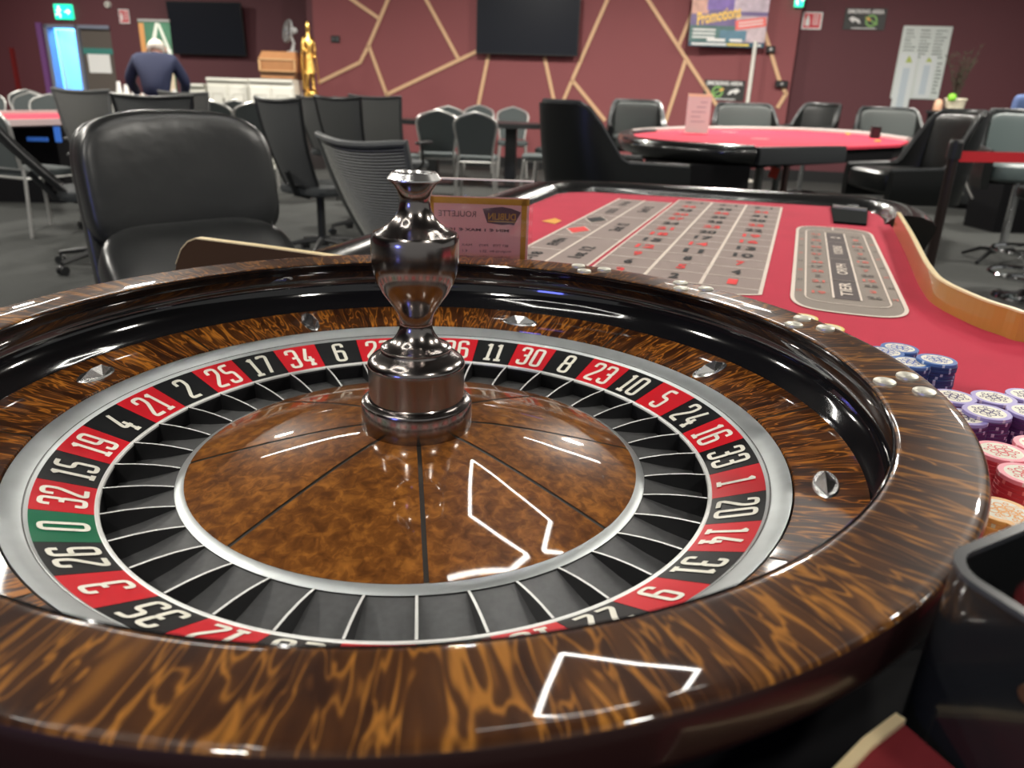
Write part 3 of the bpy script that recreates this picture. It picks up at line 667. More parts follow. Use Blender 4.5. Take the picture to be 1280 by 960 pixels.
def railpath(pts, n=8):        # Catmull-Rom
    P = [Vector(p) for p in pts]; P = [P[0]*2-P[1]]+P+[P[-1]*2-P[-2]]; out = []
    for i in range(1, len(P)-2):
        for k in range(n):
            t = k/n; out.append(.5*((2*P[i])+(P[i+1]-P[i-1])*t+(2*P[i-1]-5*P[i]+4*P[i+1]-P[i+2])*t*t+(3*P[i]-P[i-1]-3*P[i+1]+P[i+2])*t**3))
    return out+[P[-2]]
rp = railpath([lw(-.20, .675)+(FZ,), lw(.2, .675)+(FZ,), lw(.95, .69)+(FZ,), lw(1.10, .67)+(FZ,), lw(1.18, .60)+(FZ,), lw(1.205, .50)+(FZ,), lw(1.24, .2)+(FZ,), lw(1.275, -.10)+(FZ,), lw(1.27, -.22)+(FZ,), lw(1.19, -.29)+(FZ,), lw(1.05, -.305)+(FZ,), lw(.92, -.30)+(FZ,)])
# padded section: (side, height)
sec = [(-.066, -.012), (-.067, .004), (-.055, .016), (-.03, .024), (.0, .026), (.03, .018), (.055, -.005), (.066, -.035), (.06, -.07), (.02, -.085), (-.05, -.06)]
def sweep(b, path, sec, close=True):
    vs = []; n = len(path); m = len(sec)
    for i, p in enumerate(path):
        t = (path[min(i+1, n-1)]-path[max(i-1, 0)]); t.z = 0; t.normalize(); sd = Vector((-t.y, t.x, 0))
        for s_, h in sec: vs.append(tuple(p+sd*s_+Vector((0, 0, h))))
    fs = [(i*m+j, i*m+(j+1) % m, (i+1)*m+(j+1) % m, (i+1)*m+j) for i in range(n-1) for j in range(m if close else m-1)]
    if close: fs += [tuple(range(m)), tuple((n-1)*m+j for j in range(m))[::-1]]
    b.add(vs, fs); b.fix = True; return b
b = B(); sweep(b, rp, [(-s_, h) for s_, h in sec]); b.build('padded_rail', PADBLK, table, ang=60)
# gold lip on the dealer's side
gl = railpath([Vector((x, y, FZ)) for x, y in goldb], 4); n = len(gl)
b = B(); vs = []; 
for i, p in enumerate(gl):
    t = (gl[min(i+1, n-1)]-gl[max(i-1, 0)]).normalized(); sd = Vector((-t.y, t.x, 0)); h = .036
    vs += [tuple(p), tuple(p+sd*.002+Vector((0, 0, h))), tuple(p+sd*.009+Vector((0, 0, h))), tuple(p+sd*.009+Vector((0, 0, -.08)))]
b.add(vs, [(i*4+j, (i+1)*4+j, (i+1)*4+j+1, i*4+j+1) for i in range(n-1) for j in (0, 2)]+[(0, 1, 2, 3)]); b.fix = True
b.build('gold_lip', GOLDW, table, False)
b = B(); sweep(b, [p+Vector((0, 0, .036)) for p in gl], [(.0015, 0), (.0015, .0025), (.0095, .0025), (.0095, 0)]); b.build('lip_highlight', CREAM, table, False)  # cream strip paints the highlight along the top of the lip
# matching board behind the wheel, rounded at its outer end
A_ = onz(248, 298, Z0+.048); Bp = onz(415, 320, Z0+.048); dirv = (Bp-A_); dirv.z = 0; Ln = dirv.length; dirv.normalize()
M = frame(Vector((A_.x, A_.y, Z0)), dirv, (0, 0, 1))
prof_ = [(-.058, -.10), (-.057, -.03), (-.050, .0), (-.035, .026), (-.018, .041), (0, .048), (Ln*.5, .0485), (Ln+.12, .047), (Ln+.12, -.10)]
b = B(); b.T = M; b.prism(prof_, -.006, .006); b.build('corner_board', mat('shaded_lip_wood', (.055, .028, .014), .35), table, False)  # lip wood darkened, the shade on its face is in the colour
b = B(); b.T = M
for (x0, z0), (x1, z1) in zip(prof_[2:7], prof_[3:8]):
    b.add([(x0, z0, -.0065), (x1, z1, -.0065), (x1, z1, .0065), (x0, z0, .0065), (x0, z0+.002, -.0065), (x1, z1+.002, -.0065), (x1, z1+.002, .0065), (x0, z0+.002, .0065)], [(4,5,6,7),(0,1,5,4),(3,2,6,7)])
b.build('board_highlight', CREAM, table, False)  # bright top edge, a highlight painted in cream
# collar beside the wheel at the near right
cl = [Vector((.118, -.418, 0)), Vector((.157, -.393, 0)), Vector((.179, -.378, 0)), Vector((.201, -.366, 0))]
b = B(); sweep(b, [p+Vector((0, 0, Z0)) for p in cl], [(.0, -.003), (.0, .050), (-.0045, .050), (-.0045, -.003)]); b.build('well_collar', CREAM, table, False)
b = B(); sweep(b, [p+Vector((0, 0, Z0)) for p in cl], [(-.0045, -.003), (-.0045, .047), (-.085, .030), (-.085, -.003)]); b.build('well_felt', mat('shaded_red_felt', (.17, .008, .012), .95), table, False)  # red felt in a darker copy, its shadow put into the colour

# printed layout
class Lay:
    def __init__(s): s.b = {}
    def q(s, m, l0, l1, w0, w1, h=.0006):
        b = s.b.setdefault(m.name, (B(), m))[0]
        p = [lw(l0, w0), lw(l1, w0), lw(l1, w1), lw(l0, w1)]; b.add([(x, y, FZ+h) for x, y in p], [(0, 1, 2, 3)])
    def poly(s, m, pts, h):
        b = s.b.setdefault(m.name, (B(), m))[0]; b.add([lw(l, w_)+(FZ+h,) for l, w_ in pts], [tuple(range(len(pts)))])
    def line(s, m, pts, wd, h, closed=False):
        b = s.b.setdefault(m.name, (B(), m))[0]; P = [Vector(lw(l, w_)+(FZ+h,)) for l, w_ in pts]; n = len(P); vs = []
        for i, p in enumerate(P):
            a = P[(i-1) % n] if closed or i else p; c = P[(i+1) % n] if closed or i < n-1 else p
            t = (c-a).normalized(); sd = Vector((-t.y, t.x, 0))*wd/2; vs += [tuple(p-sd), tuple(p+sd)]
        b.add(vs, [(2*i, 2*((i+1) % n), 2*((i+1) % n)+1, 2*i+1) for i in range(n if closed else n-1)])
    def txt(s, m, st, l, w_, h, width=None, up='far', bold=.02, z=.0016):
        b = s.b.setdefault(m.name, (B(), m))[0]; o = Vector(lw(l, w_)+(FZ,))
        if up == 'far': X, Y = -LW, LD
        elif up == 'right': X, Y = LD, -(-LW)*-1
        if up == 'right': X, Y = LD, LW
        put_text(b, st, frame(o, X, Y), h, width, bold=bold, lift=z)
lay = thing('betting_layout', 'printed grey betting grid with red and black numbers on the red felt', 'betting layout', (0, 0, 0))
Y = Lay()
W = [0, .0945, .189, .283, .297, .370, .4435]; R0L = .020; RP = .0815; RE = R0L+12*RP
Y.q(FELTG, R0L, RE+.10, W[0], W[3]); Y.q(FELTG, R0L, RE+.02, W[4], W[6])
Y.poly(FELTG, [(R0L, 0), (R0L, .283), (-.01, .283), (-.085, .1415), (-.01, 0)][::1], .0006)
lh = .0012
Y.line(LINEW, [(-.01, 0), (RE+.10, 0)], .006, lh)
for k in (1, 2): Y.line(LINEW, [(R0L, W[k]), (RE+.10, W[k])], .006, lh)
Y.line(LINEW, [(-.01, W[3]), (RE+.10, W[3])], .004, lh); Y.line(LINEW, [(R0L, W[4]-.003), (RE+.02, W[4]-.003)], .0045, lh)
Y.line(LINEW, [(R0L, W[5]), (RE+.02, W[5])], .005, lh); Y.line(LINEW, [(R0L, W[6]), (RE+.02, W[6])], .006, lh)
Y.line(LINEW, [(-.01, 0), (-.085, .1415), (-.01, .283)], .006, lh)
for r_ in range(13): Y.line(LINEW, [(R0L+RP*r_, 0), (R0L+RP*r_, W[3])], .003, lh)
Y.line(LINEW, [(RE+.10, 0), (RE+.10, W[3])], .006, lh)
for k in range(4): Y.line(LINEW, [(R0L+RP*4*k, W[4]), (R0L+RP*4*k, W[5])], .004, lh)
for k in range(7): Y.line(LINEW, [(R0L+RP*2*k, W[5]), (R0L+RP*2*k, W[6])], .004, lh)
REDS = {1,3,5,7,9,12,14,16,18,19,21,23,25,27,30,32,34,36}
for r_ in range(12):
    for c in range(3):
        n = 3*r_+1+c; Y.txt(PRED if n in REDS else PBLK, str(n), R0L+RP*(r_+.5), (W[c]+W[c+1])/2, .040, .016 if n < 10 else .038, bold=.03)
for c in range(3): Y.txt(PBLK, '2-1', RE+.05, (W[c]+W[c+1])/2, .03, .05)
Y.txt(PBLK, '0', -.02, .1415, .04, .02)
for k, st in enumerate(('1st 12', '2nd 12', '3rd 12')): Y.txt(PBLK, st, R0L+RP*(4*k+2), (W[4]+W[5])/2, .026, .12, 'right')
ev = ['1-18', 'EVEN', None, None, 'ODD', '19-36']
for k, st in enumerate(ev):
    l_ = R0L+RP*(2*k+1); w_ = (W[5]+W[6])/2
    if st: Y.txt(PBLK, st, l_, w_, .022, .085, 'right')
    else:
        Y.poly(LINEW, [(l_-.055, w_), (l_, w_-.029), (l_+.055, w_), (l_, w_+.029)], lh); Y.poly(PRED if k == 2 else PBLK, [(l_-.048, w_), (l_, w_-.0255), (l_+.048, w_), (l_, w_+.0255)], .0018)
Y.poly(PGOLD, [(.475, .475), (.53, .475), (.56, .50), (.50, .515)], .0012)
for nm, (b, m) in Y.b.items():
    b.build({'layout_grey': 'grey_ground', 'printed_ivory_line': 'grid_lines', 'printed_red': 'red_print', 'printed_black': 'black_print', 'printed_gold': 'gold_logo'}[nm], m, lay, False)
for o in lay.children:
    if 'print' in o.name: o['kind'] = 'stuff'
# racetrack
trk = thing('racetrack_layout', 'long rounded grey racetrack betting panel printed beside the grid', 'betting layout', (0, 0, 0))
Y = Lay()
def stad(w0, w1, l0, l1, bul, rc=.03):
    """rounded outline: straight sides, bowed ends with rounded corners"""
    c = (w0+w1)/2; h = (w1-w0)/2; out = []
    for i in range(-10, 11): t = i/10; out.append((l1+bul*(1-abs(t)**2.6), c+h*math.copysign(abs(math.sin(t*pi/2))**.8, t)))
    for i in range(10, -11, -1): t = i/10; out.append((l0-bul*(1-abs(t)**2.6), c+h*math.copysign(abs(math.sin(t*pi/2))**.8, t)))
    return out
C_ = -.127
Y.poly(FELTT, stad(C_-.080, C_+.080, .01, .70, .080), .0006)
Y.poly(FELTD, [(.02, C_-.020), (.69, C_-.020), (.69, C_+.020), (.02, C_+.020)], .0012)
Y.line(LINEW, stad(C_-.080, C_+.080, .01, .70, .080), .006, .0014, True)
inn = stad(C_-.061, C_+.061, .02, .69, .035)
Y.line(LINEW, inn[:21], .0022, .0014); Y.line(LINEW, inn[21:], .0022, .0014)
for w_ in (-.061, .061): Y.line(LINEW, [(.02, C_+w_), (.69, C_+w_)], .0032, .0014)
for w_ in (-.020, .020): Y.line(LINEW, [(.02, C_+w_), (.69, C_+w_)], .0032, .0016)
Y.line(LINEW, [(.735, C_+.002), (.775, C_+.002)], .004, .0016)
for l_ in (.16, .36, .56): Y.line(FELTT, [(l_, C_-.02), (l_, C_+.02)], .004, .0018)
PALE = mat('printed_pale_red', (.62, .16, .13), .9); PGRY = mat('printed_dark_grey', (.13, .11, .10), .9)
rt = order[:]
side1 = rt[3:18]; side2 = rt[22:37][::-1]
for i in range(15):
    l_ = .05+.043*i
    for w_, sd in ((.041, side1), (-.041, side2)):
        n = sd[i]; Y.txt(PALE if n in REDS else PGRY, str(n), l_, C_+w_, .020, .010 if n < 10 else .021, bold=.03)
    if i % 2 == 0:
        for w_ in (.0705, -.0705): Y.txt(PALE if i % 4 == 0 else PGRY, str(side1[i]), l_, C_+w_, .015, .008, bold=.02)
for st, l_ in (('0', .62), ('VOISINS', .46), ('ORPH', .26), ('TIER', .09)): Y.txt(LINEW, st, l_, C_, .018, .10 if len(st) > 1 else .022, 'right' if len(st) > 1 else 'far', z=.002)
nmap = {'track_grey': 'grey_ground', 'track_dark_grey': 'dark_centre', 'printed_ivory_line': 'track_lines', 'printed_pale_red': 'red_print', 'printed_dark_grey': 'dark_print'}
for nm, (b, m) in Y.b.items(): b.build(nmap[nm], m, trk, False)
for o in trk.children:
    if 'print' in o.name: o['kind'] = 'stuff'
# cash slot plate
t = thing('drop_slot_tray', 'black rectangular tray sunk at the far right corner of the red felt', 'tray', (0, 0, 0))
b = B(); p = [lw(.86, -.13), lw(1.17, -.13), lw(1.13, -.225), lw(.86, -.205)]; b.prism(p, FZ+.0005, FZ+.006); b.build('plate', mat('tray_black', (.006, .008, .008), .9, spec=.04), t, False)
b = B(); p = [lw(1.135, -.135), lw(1.165, -.135), lw(1.13, -.222), lw(1.105, -.218)]; b.prism(p, FZ+.006, FZ+.012); b.build('raised_edge', SILVP, t, False)

# ================================================================== chips
def chip_mesh(nm, body, spot, ink):
    b = B(); n = 48; R, H = .0195, .0033
    prof = [(R-.0004, 0), (R, .0004), (R, H-.0004), (R-.0004, H)]
    vs = [(r*math.cos(2*pi*i/n), r*math.sin(2*pi*i/n), z) for i in range(n) for r, z in prof]
    for i in range(n):
        b.mi = 1 if i % 8 in (0,) else 0
        j = (i+1) % n
        b.add([], []); b.v = b.v
        for k in range(3):
            b.f.append((i*4+k, j*4+k, j*4+k+1, i*4+k+1)); b.m.append(b.mi)
    b.v = vs; b.mi = 0
    b.f.append(tuple(i*4 for i in range(n))[::-1]); b.m.append(0)
    ring = [i*4+3 for i in range(n)]
    vs2 = [(.0152*math.cos(2*pi*i/n), .0152*math.sin(2*pi*i/n), H) for i in range(n)]; base = len(b.v); b.v += vs2
    for i in range(n): b.f.append((ring[i], ring[(i+1) % n], base+(i+1) % n, base+i)); b.m.append(0)
    b.f.append(tuple(range(base, base+n))); b.m.append(2)
    me = b.build(nm, [body, spot, PAPERC], None).data
    o = [x for x in COL.objects if x.data == me][0]; COL.objects.unlink(o); bpy.data.objects.remove(o)
    # ornament
    b = B(); z = H+.0001
    def ring_(cx, cy, r, w_, seg=14):
        vs = []; 
        for i in range(seg):
            c, s_ = math.cos(2*pi*i/seg), math.sin(2*pi*i/seg); vs += [(cx+(r-w_)*c, cy+(r-w_)*s_, z), (cx+r*c, cy+r*s_, z)]
        b.add(vs, [(2*i, 2*i+1, 2*((i+1) % seg)+1, 2*((i+1) % seg)) for i in range(seg)])
    for k in range(6):
        a = 2*pi*k/6; ring_(.0068*math.cos(a), .0068*math.sin(a), .0034, .0011)
        a += pi/6; ring_(.0112*math.cos(a), .0112*math.sin(a), .0019, .0009, 10)
    ring_(0, 0, .0036, .0013, 16)
    mo = b.build(nm+'_o', ink, None, False); md = mo.data; COL.objects.unlink(mo); bpy.data.objects.remove(mo)
    return me, md
PAPERC = mat('chip_cream', (.78, .74, .62), .5)
CH = {}
for nm, bc, sc, ic in (('blue', (.012, .035, .14), (.30, .34, .55), (.03, .09, .40)), ('purple', (.075, .02, .11), (.45, .30, .50), (.05, .03, .12)), ('pink', (.50, .035, .05), (.75, .2, .2), (.72, .12, .12)),
                       ('orange', (.80, .40, .10), (.8, .7, .4), (.80, .34, .06)), ('yellow', (.80, .66, .20), (.7, .6, .3), (.75, .62, .25)), ('violet_face', (.30, .25, .55), (.6, .5, .7), (.05, .03, .12)), ('pink_face', (.85, .25, .32), (.9, .6, .6), (.72, .12, .12)), ('blue_face', (.06, .15, .42), (.5, .6, .8), (.03, .09, .40))):
    CH[nm] = chip_mesh('chip_'+nm, mat('chip_'+nm, bc, .45), mat('chipspot_'+nm, sc, .5), mat('chipink_'+nm, ic, .5))
rr = random.Random(5)
FACE = {'blue': 'blue_face', 'purple': 'violet_face', 'pink': 'pink_face', 'orange': 'orange', 'yellow': 'yellow'}
ORD = ['', 'second', 'third', 'fourth', 'fifth', 'sixth', 'seventh', 'eighth', 'ninth', 'tenth']
def stack(colr, u, v, ntop, where, drop=0):
    """a stack of chips whose top is seen at (u, v)"""
    zt = FZ+.0006+.0033*ntop; p = onz(u, v, zt)
    for k in range(ntop):
        top = k == ntop-1
        me, md = CH[FACE[colr] if top else colr]
        o = bpy.data.objects.new('poker_chip', me); COL.objects.link(o)
        o.location = (p.x+rr.uniform(-.0005, .0005), p.y+rr.uniform(-.0005, .0005), FZ+.0003+.0033*k); o.rotation_euler = (0, 0, rr.uniform(0, 6.28))
        if top:
            tag(o, '%s-rimmed chip with cream face, topping %s' % (colr, where), 'chip', 'top chips of the stacks')
            q = bpy.data.objects.new('inlay_ornament', md); COL.objects.link(q); q.parent = o
        else: tag(o, '%s chip, %s from the top in %s' % (colr, ORD[ntop-1-k], where), 'chip', 'lower chips of '+where)
stack('blue', 1124.5, 434, 9, 'the blue stack farthest back')
stack('blue', 1107, 439, 9, 'the leftmost blue stack')
stack('blue', 1139, 452, 9, 'the middle blue stack')
stack('blue', 1172, 449, 10, 'the rightmost blue stack')
stack('purple', 1192, 495, 9, 'the leftmost purple stack')
stack('purple', 1242, 496, 8, 'the middle back-row purple stack')
stack('purple', 1234, 514, 10, 'the middle front-row purple stack')
stack('purple', 1206, 520, 9, 'the purple stack mostly rim-hidden')
stack('purple', 1286, 494, 8, 'the right-edge back-row purple stack')
stack('purple', 1290, 514, 10, 'the right-edge front-row purple stack')
stack('pink', 1252, 563, 9, 'the pink stack nearest the purple chips')
stack('pink', 1284, 592, 9, 'the nearer pink stack')
stack('pink', 1301, 556, 9, 'the pink stack at the right edge')
stack('orange', 1252, 636, 8, 'the orange stack beside the container')
stack('orange', 1290, 650, 8, 'the orange stack at the right edge')
stack('yellow', 1036, 409, 1, 'the felt, lone and pale yellow, behind the rim')
stack('yellow', 1004, 396, 1, 'the felt, barely showing over the rim')

# ================================================================== acrylic sign on the table
sL_ = dep(538, 322, 1.04); sR_ = dep(659, 324, 1.04)
dx = (sR_-sL_); dx.z = 0; wS = dx.length; dx.normalize()
base = Vector((sL_.x, sL_.y, FZ+.0005)); SG = thing('acrylic_sign', 'clear acrylic sign holder with a roulette rules card seen from behind', 'sign holder', base)
Mx = frame(Vector((0, 0, 0)), dx, (0, 0, 1))
ztop = dep(600, 222, 1.04).z-FZ; zcard = dep(600, 243, 1.04).z-FZ
b = B(); b.T = Mx
b.box(-.012, wS+.005, 0, ztop, .001, .003); b.box(-.012, wS+.005, 0, ztop, -.006, -.004); b.build('acrylic_panes', GLASS, SG, False)
b = B(); b.T = Mx; b.box(-.012, wS+.005, ztop, ztop+.002, -.006, .003); b.build('bright_top_edge', mat('acrylic_edge', (.8, .72, .68), .1), SG, False)
b = B(); b.T = Mx; b.box(-.012, wS+.005, 0, .003, -.03, .03); b.build('foot', GLASS, SG, False)
CARD = paper_mat('pink_card', (.95, .66, .58))
b = B(); b.T = Mx; b.box(0, wS, .004, zcard, -.0025, -.0015); b.build('card', CARD, SG, False)
b = B(); b.T = Mx
YB = mat('card_yellow', (.72, .36, .03), .6)
b.box(0, wS, zcard-.0095, zcard-.0015, -.0014, -.0009); b.box(0, .0045, .004, zcard-.001, -.0014, -.0009); b.box(wS-.010, wS-.003, .004, zcard-.001, -.0014, -.0009); b.build('yellow_border', YB, SG, False)
def mir(x, z): return Mx @ Matrix.Translation((x, z, -.0008)) @ Matrix.Scale(-1, 4, (1, 0, 0))
ink = mat('card_ink', (.16, .09, .08), .8)
k = wS/121
b = B()
put_text(b, 'ROULETTE', mir((571-538)*k, zcard-20*k*1.05), .0075, 46*k, lift=0)
put_text(b, 'MIN € 1 MAX € 10', mir((598-538)*k, zcard-38*k*1.05), .0040, 74*k, bold=.03)
put_text(b, 'BET TYPE', mir((625-538)*k, zcard-56*k*1.05), .0032, 19*k); put_text(b, 'PAYS', mir((604-538)*k, zcard-56*k*1.05), .0032, 11*k); put_text(b, 'MAX', mir((583-538)*k, zcard-56*k*1.05), .0032, 13*k)
for i, (a_, c_, e_) in enumerate((('Straight Up Bet', '35:1', '€ 1'), ('Split Bet', '17:1', '€ 1'), ('Street Bet', '11:1', '€ 1'), ('Corner Bet', '8:1', '€ 1'))):
    zz = zcard-(63+7*i)*k*1.05
    put_text(b, a_, mir((636-538)*k-(11+1.6*(15-len(a_))*-0)*k if i == 0 else (630-538)*k, zz), .0034, (27 if i == 0 else 15)*k); put_text(b, c_, mir((604-538)*k, zz), .0034, 8*k); put_text(b, e_, mir((581-538)*k, zz), .0034, 6*k)
b.build('lettering', ink, SG, False)
b = B(); b.T = Mx @ Matrix.Translation((0, 0, -.0014))
cx, cz = (626-538)*k, zcard-22*k*1.05
b.prism([(cx-24*k, cz+9*k), (cx-12*k, cz+10.5*k), (cx, cz+12*k), (cx+12*k, cz+10*k), (cx+23*k, cz+6*k), (cx+15*k, cz-10*k), (cx+10*k, cz-9*k), (cx, cz-10*k), (cx-18*k, cz-8*k)][::-1], 0, .0005); b.build('logo_shield', mat('logo_brown', (.18, .10, .09), .7), SG, False)
b = B(); put_text(b, 'DUBLIN', mir(cx, cz), .0088, 34*k, bold=.02); b.T = Mx; b.box(cx-17*k, cx+17*k, cz-6.4*k, cz-5.4*k, -.0009, -.0007); b.build('logo_lettering', mat('logo_gold', (.72, .38, .06), .6), SG, False)

# ================================================================== black container in the near right corner
V0 = Vector((.211, -.353, 0)); ax = Vector((.926, .377, 0)); bx = Vector((.257, -.966, 0))
t = thing('black_container', 'glossy black open-topped container with rounded corners in the near right corner', 'container', (V0.x, V0.y, FZ-.011))
def rrect(w_, d_, r_, grow, n=8):
    out = []
    for cx, cy, a0 in ((r_, r_, 180), (w_-r_, r_, 270), (w_-r_, d_-r_, 0), (r_, d_-r_, 90)):
        for i in range(n+1):
            a = rad(a0+90*i/n); x = cx+(r_+grow)*math.cos(a); y = cy+(r_+grow)*math.sin(a); out.append((x, y))
    return out
ZT = Z0+.117-(FZ-.011)
BC = mat('container_black', (.010, .011, .012), .16, coat=.6)
rings = [(0, .006), (ZT*.5, .003), (ZT*.96, 0), (ZT, -.0006), (ZT, -.0034), (ZT*.96, -.004), (.01, -.004)]
vs = []; nn = 0
for z_, g in rings:
    pts = rrect(.15, .11, .020, g); nn = len(pts)
    for x, y in pts: q = ax*x+bx*y; vs.append((q.x, q.y, z_))
b = B(); b.add(vs, [(i*nn+j, i*nn+(j+1) % nn, (i+1)*nn+(j+1) % nn, (i+1)*nn+j) for i in range(len(rings)-1) for j in range(nn)]+[tuple((len(rings)-1)*nn+j for j in range(nn))])
b.fix = True; b.build('shell', BC, t, ang=50)
b = B(); vs = []
for z_, g in ((ZT-.0012, .0012), (ZT+.0010, .0006), (ZT+.0010, -.0042), (ZT-.0012, -.0046)):
    for x, y in rrect(.15, .11, .020, g): q = ax*x+bx*y; vs.append((q.x, q.y, z_))
b.add(vs, [(i*nn+j, i*nn+(j+1) % nn, ((i+1) % 4)*nn+(j+1) % nn, ((i+1) % 4)*nn+j) for i in range(4) for j in range(nn)]); b.fix = True; b.build('rim', mat('container_rim', (.035, .038, .042), .25, coat=.5), t, ang=50)
q = bx*.052+ax*(-.0015)
b = B(); b.cyl((q.x, q.y, ZT*.80), (q.x-.004, q.y-.0015, ZT*.80), .0042, seg=18); b.build('screw', mat('dull_brass', (.22, .15, .10), .3, .9), t)
q = ax*.045+bx*.045
t2 = thing('red_canister', 'dark red glossy rounded canister standing inside the black container', 'canister', V0+q+Vector((0, 0, FZ-.0)))
b = B(); b.lathe([(0, ZT*.93), (.012, ZT*.925), (.022, ZT*.89), (.027, ZT*.82), (.028, ZT*.70), (.028, .0), (0, .0)], 40); b.build('body', mat('dark_red_gloss', (.09, .012, .014), .12, coat=1), t2)
b = B(); b.lathe([(0, ZT*.955), (.006, ZT*.95), (.008, ZT*.925)], 20); b.build('cap', CHROME, t2)

# ================================================================== chairs
def five_star(t, h, r=.30, m=None, casters=True, n=5, col=None):
    m = m or BLKPL
    b = B(); b.cyl((0, 0, .09), (0, 0, h), .028, seg=12); b.cyl((0, 0, .07), (0, 0, .14), .045, .035, 14); b.build('column', col or m, t)
    for k in range(n):
        a = 2*pi*k/n+.3; c, s_ = math.cos(a), math.sin(a)
        b = B(); b.tube([(0, 0, .115), (r*.5*c, r*.5*s_, .10), (r*c, r*s_, .075)], [.024, .019, .014], 8); b.build('leg', m, t)
        if casters:
            b = B()
            for sd in (-.016, .016):
                b.cyl((r*c-s_*sd-s_*.009, r*s_+c*sd+c*.009, .029), (r*c-s_*sd+s_*.009, r*s_+c*sd-c*.009, .029), .029, seg=14)
            b.cyl((r*c, r*s_, .05), (r*c, r*s_, .08), .008, seg=8); b.build('caster', BLKPL, t)
def banquet(label, loc, rz, group='grey banquet chairs', h=.93):
    t = thing('banquet_chair', label, 'chair', loc, rz, group)
    b = B(); b.T = Matrix.Translation((0, .02, .455)); b.sq(.215, .21, .035, .45, .35, 24, 8); b.build('seat', UPH, t)
    # crown-shaped back, leaning backwards (-y)
    out = [(-.175, .50), (-.19, .62), (-.215, .74), (-.222, .80), (-.21, .845), (-.17, .875), (-.09, .905), (0, .93), (.09, .905), (.17, .875), (.21, .845), (.222, .80), (.215, .74), (.19, .62), (.175, .50)]
    ly = lambda z: -.20-(z-.45)*.22
    b = B(); n = len(out); vs = []
    for dy in (-.012, .018):
        for x, z in out: vs.append((x*.93, ly(z)+dy, .46+(z-.46)*.975))
    b.add(vs, [tuple(range(n))[::-1], tuple(range(n, 2*n))]+[(i, (i+1) % n, n+(i+1) % n, n+i) for i in range(n)]); b.fix = True; b.build('backrest', UPH, t, ang=50)
    b = B(); b.tube([(x, ly(z), z) for x, z in out], .013, 8); b.build('back_frame', SILVP, t)
    for sx in (-1, 1):
        b = B(); b.tube([(sx*.18, .20, .43), (sx*.205, .235, .0)], .012, 8); b.build('leg', SILVP, t)
        b = B(); b.tube([(sx*.175, -.20, .50), (sx*.185, -.20, .42), (sx*.215, -.25, .0)], .012, 8); b.build('leg', SILVP, t)
        b = B(); b.tube([(sx*.19, .20, .425), (sx*.19, -.20, .425)], .010, 6); b.build('side_rail', SILVP, t)
    b = B(); b.tube([(-.18, -.2, .425), (.18, -.2, .425)], .010, 6); b.tube([(-.18, .2, .425), (.18, .2, .425)], .010, 6); b.build('cross_rail', SILVP, t)
    return t
def mesh_chair(label, loc, rz, recline=12, h=1.0, wd=.48, frame_m=None, mesh_m=None, near=False, arms=True, group='mesh-backed office chairs', star=.30):
    t = thing('mesh_office_chair', label, 'chair', loc, rz, group)
    fm = frame_m or MESHD; mm = mesh_m or MESHG
    b = B(); b.T = Matrix.Translation((0, .03, .47)); b.sq(.24, .235, .04, .45, .4, 24, 8); b.build('seat', UPHD, t)
    tr = math.tan(rad(recline)); z0, z1 = .50, h
    def bp(x, z):                       # curved back: concave towards the sitter, sides swept
        k = (z-z0)/(z1-z0); ww = wd/2*(.74+.26*k); xx = x*ww
        yy = -.21-(z-z0)*tr+.05*x*x-.035*math.sin(k*pi)*1.0+.03*k*k*-1
        zz = z+.018*x*x*k
        return Vector((xx, yy, zz))
    edge = [bp(-1, z0+(z1-z0)*i/10) for i in range(11)]+[bp(-1+2*i/10, z1) for i in range(1, 10)]+[bp(1, z1-(z1-z0)*i/10) for i in range(11)]+[bp(1-2*i/8, z0) for i in range(1, 8)]
    b = B(); b.tube(edge, .012 if not near else .0125, 8, closed=True); b.build('back_frame', fm, t)
    if near:
        b = B()
        for j in range(1, 46):
            z = z0+(z1-z0)*j/46; pts = [bp(-.99+1.98*i/10, z) for i in range(11)]
            vs = []
            for p in pts: vs += [tuple(p+Vector((0, 0, -.0026))), tuple(p+Vector((0, .0016, 0))), tuple(p+Vector((0, 0, .0026))), tuple(p+Vector((0, -.0016, 0)))]
            b.add(vs, [(i*4+q, i*4+(q+1) % 4, i*4+4+(q+1) % 4, i*4+4+q) for i in range(10) for q in range(4)])
        o = b.build('back_mesh', mm, t, False); o['kind'] = 'stuff'
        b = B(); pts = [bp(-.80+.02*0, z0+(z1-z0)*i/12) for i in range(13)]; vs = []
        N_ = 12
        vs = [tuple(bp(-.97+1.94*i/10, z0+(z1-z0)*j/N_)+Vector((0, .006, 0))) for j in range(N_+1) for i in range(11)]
        b.add(vs, [(j*11+i, j*11+i+1, (j+1)*11+i+1, (j+1)*11+i) for j in range(N_) for i in range(10)]); b.build('mesh_backing', mat('mesh_backing_black', (.010, .010, .011), .95, spec=.1), t)  # plain near-black sheet backing the ribs
    else:
        b = B(); N_ = 10
        vs = [tuple(bp(-1+2*i/8, z0+(z1-z0)*j/N_)) for j in range(N_+1) for i in range(9)]
        b.add(vs, [(j*9+i, j*9+i+1, (j+1)*9+i+1, (j+1)*9+i) for j in range(N_) for i in range(8)]); b.build('back_mesh', mm, t)
    b = B(); b.tube([(0, -.10, .42), (0, -.22, .45), tuple(bp(0, .60)+Vector((0, -.03, 0)))], .018, 8); b.build('back_support', BLKPL, t)
    if arms:
        for sx in (-1, 1):
            b = B(); b.tube([(sx*.25, .0, .44), (sx*.29, .0, .50), (sx*.29, -.02, .66)], .014, 8); b.T = Matrix.Translation((sx*.29, .02, .675)); b.sq(.035, .13, .016, .5, .5, 16, 6); b.build('armrest', BLKPL, t)
    five_star(t, .43, star, BLKPL)
    return t

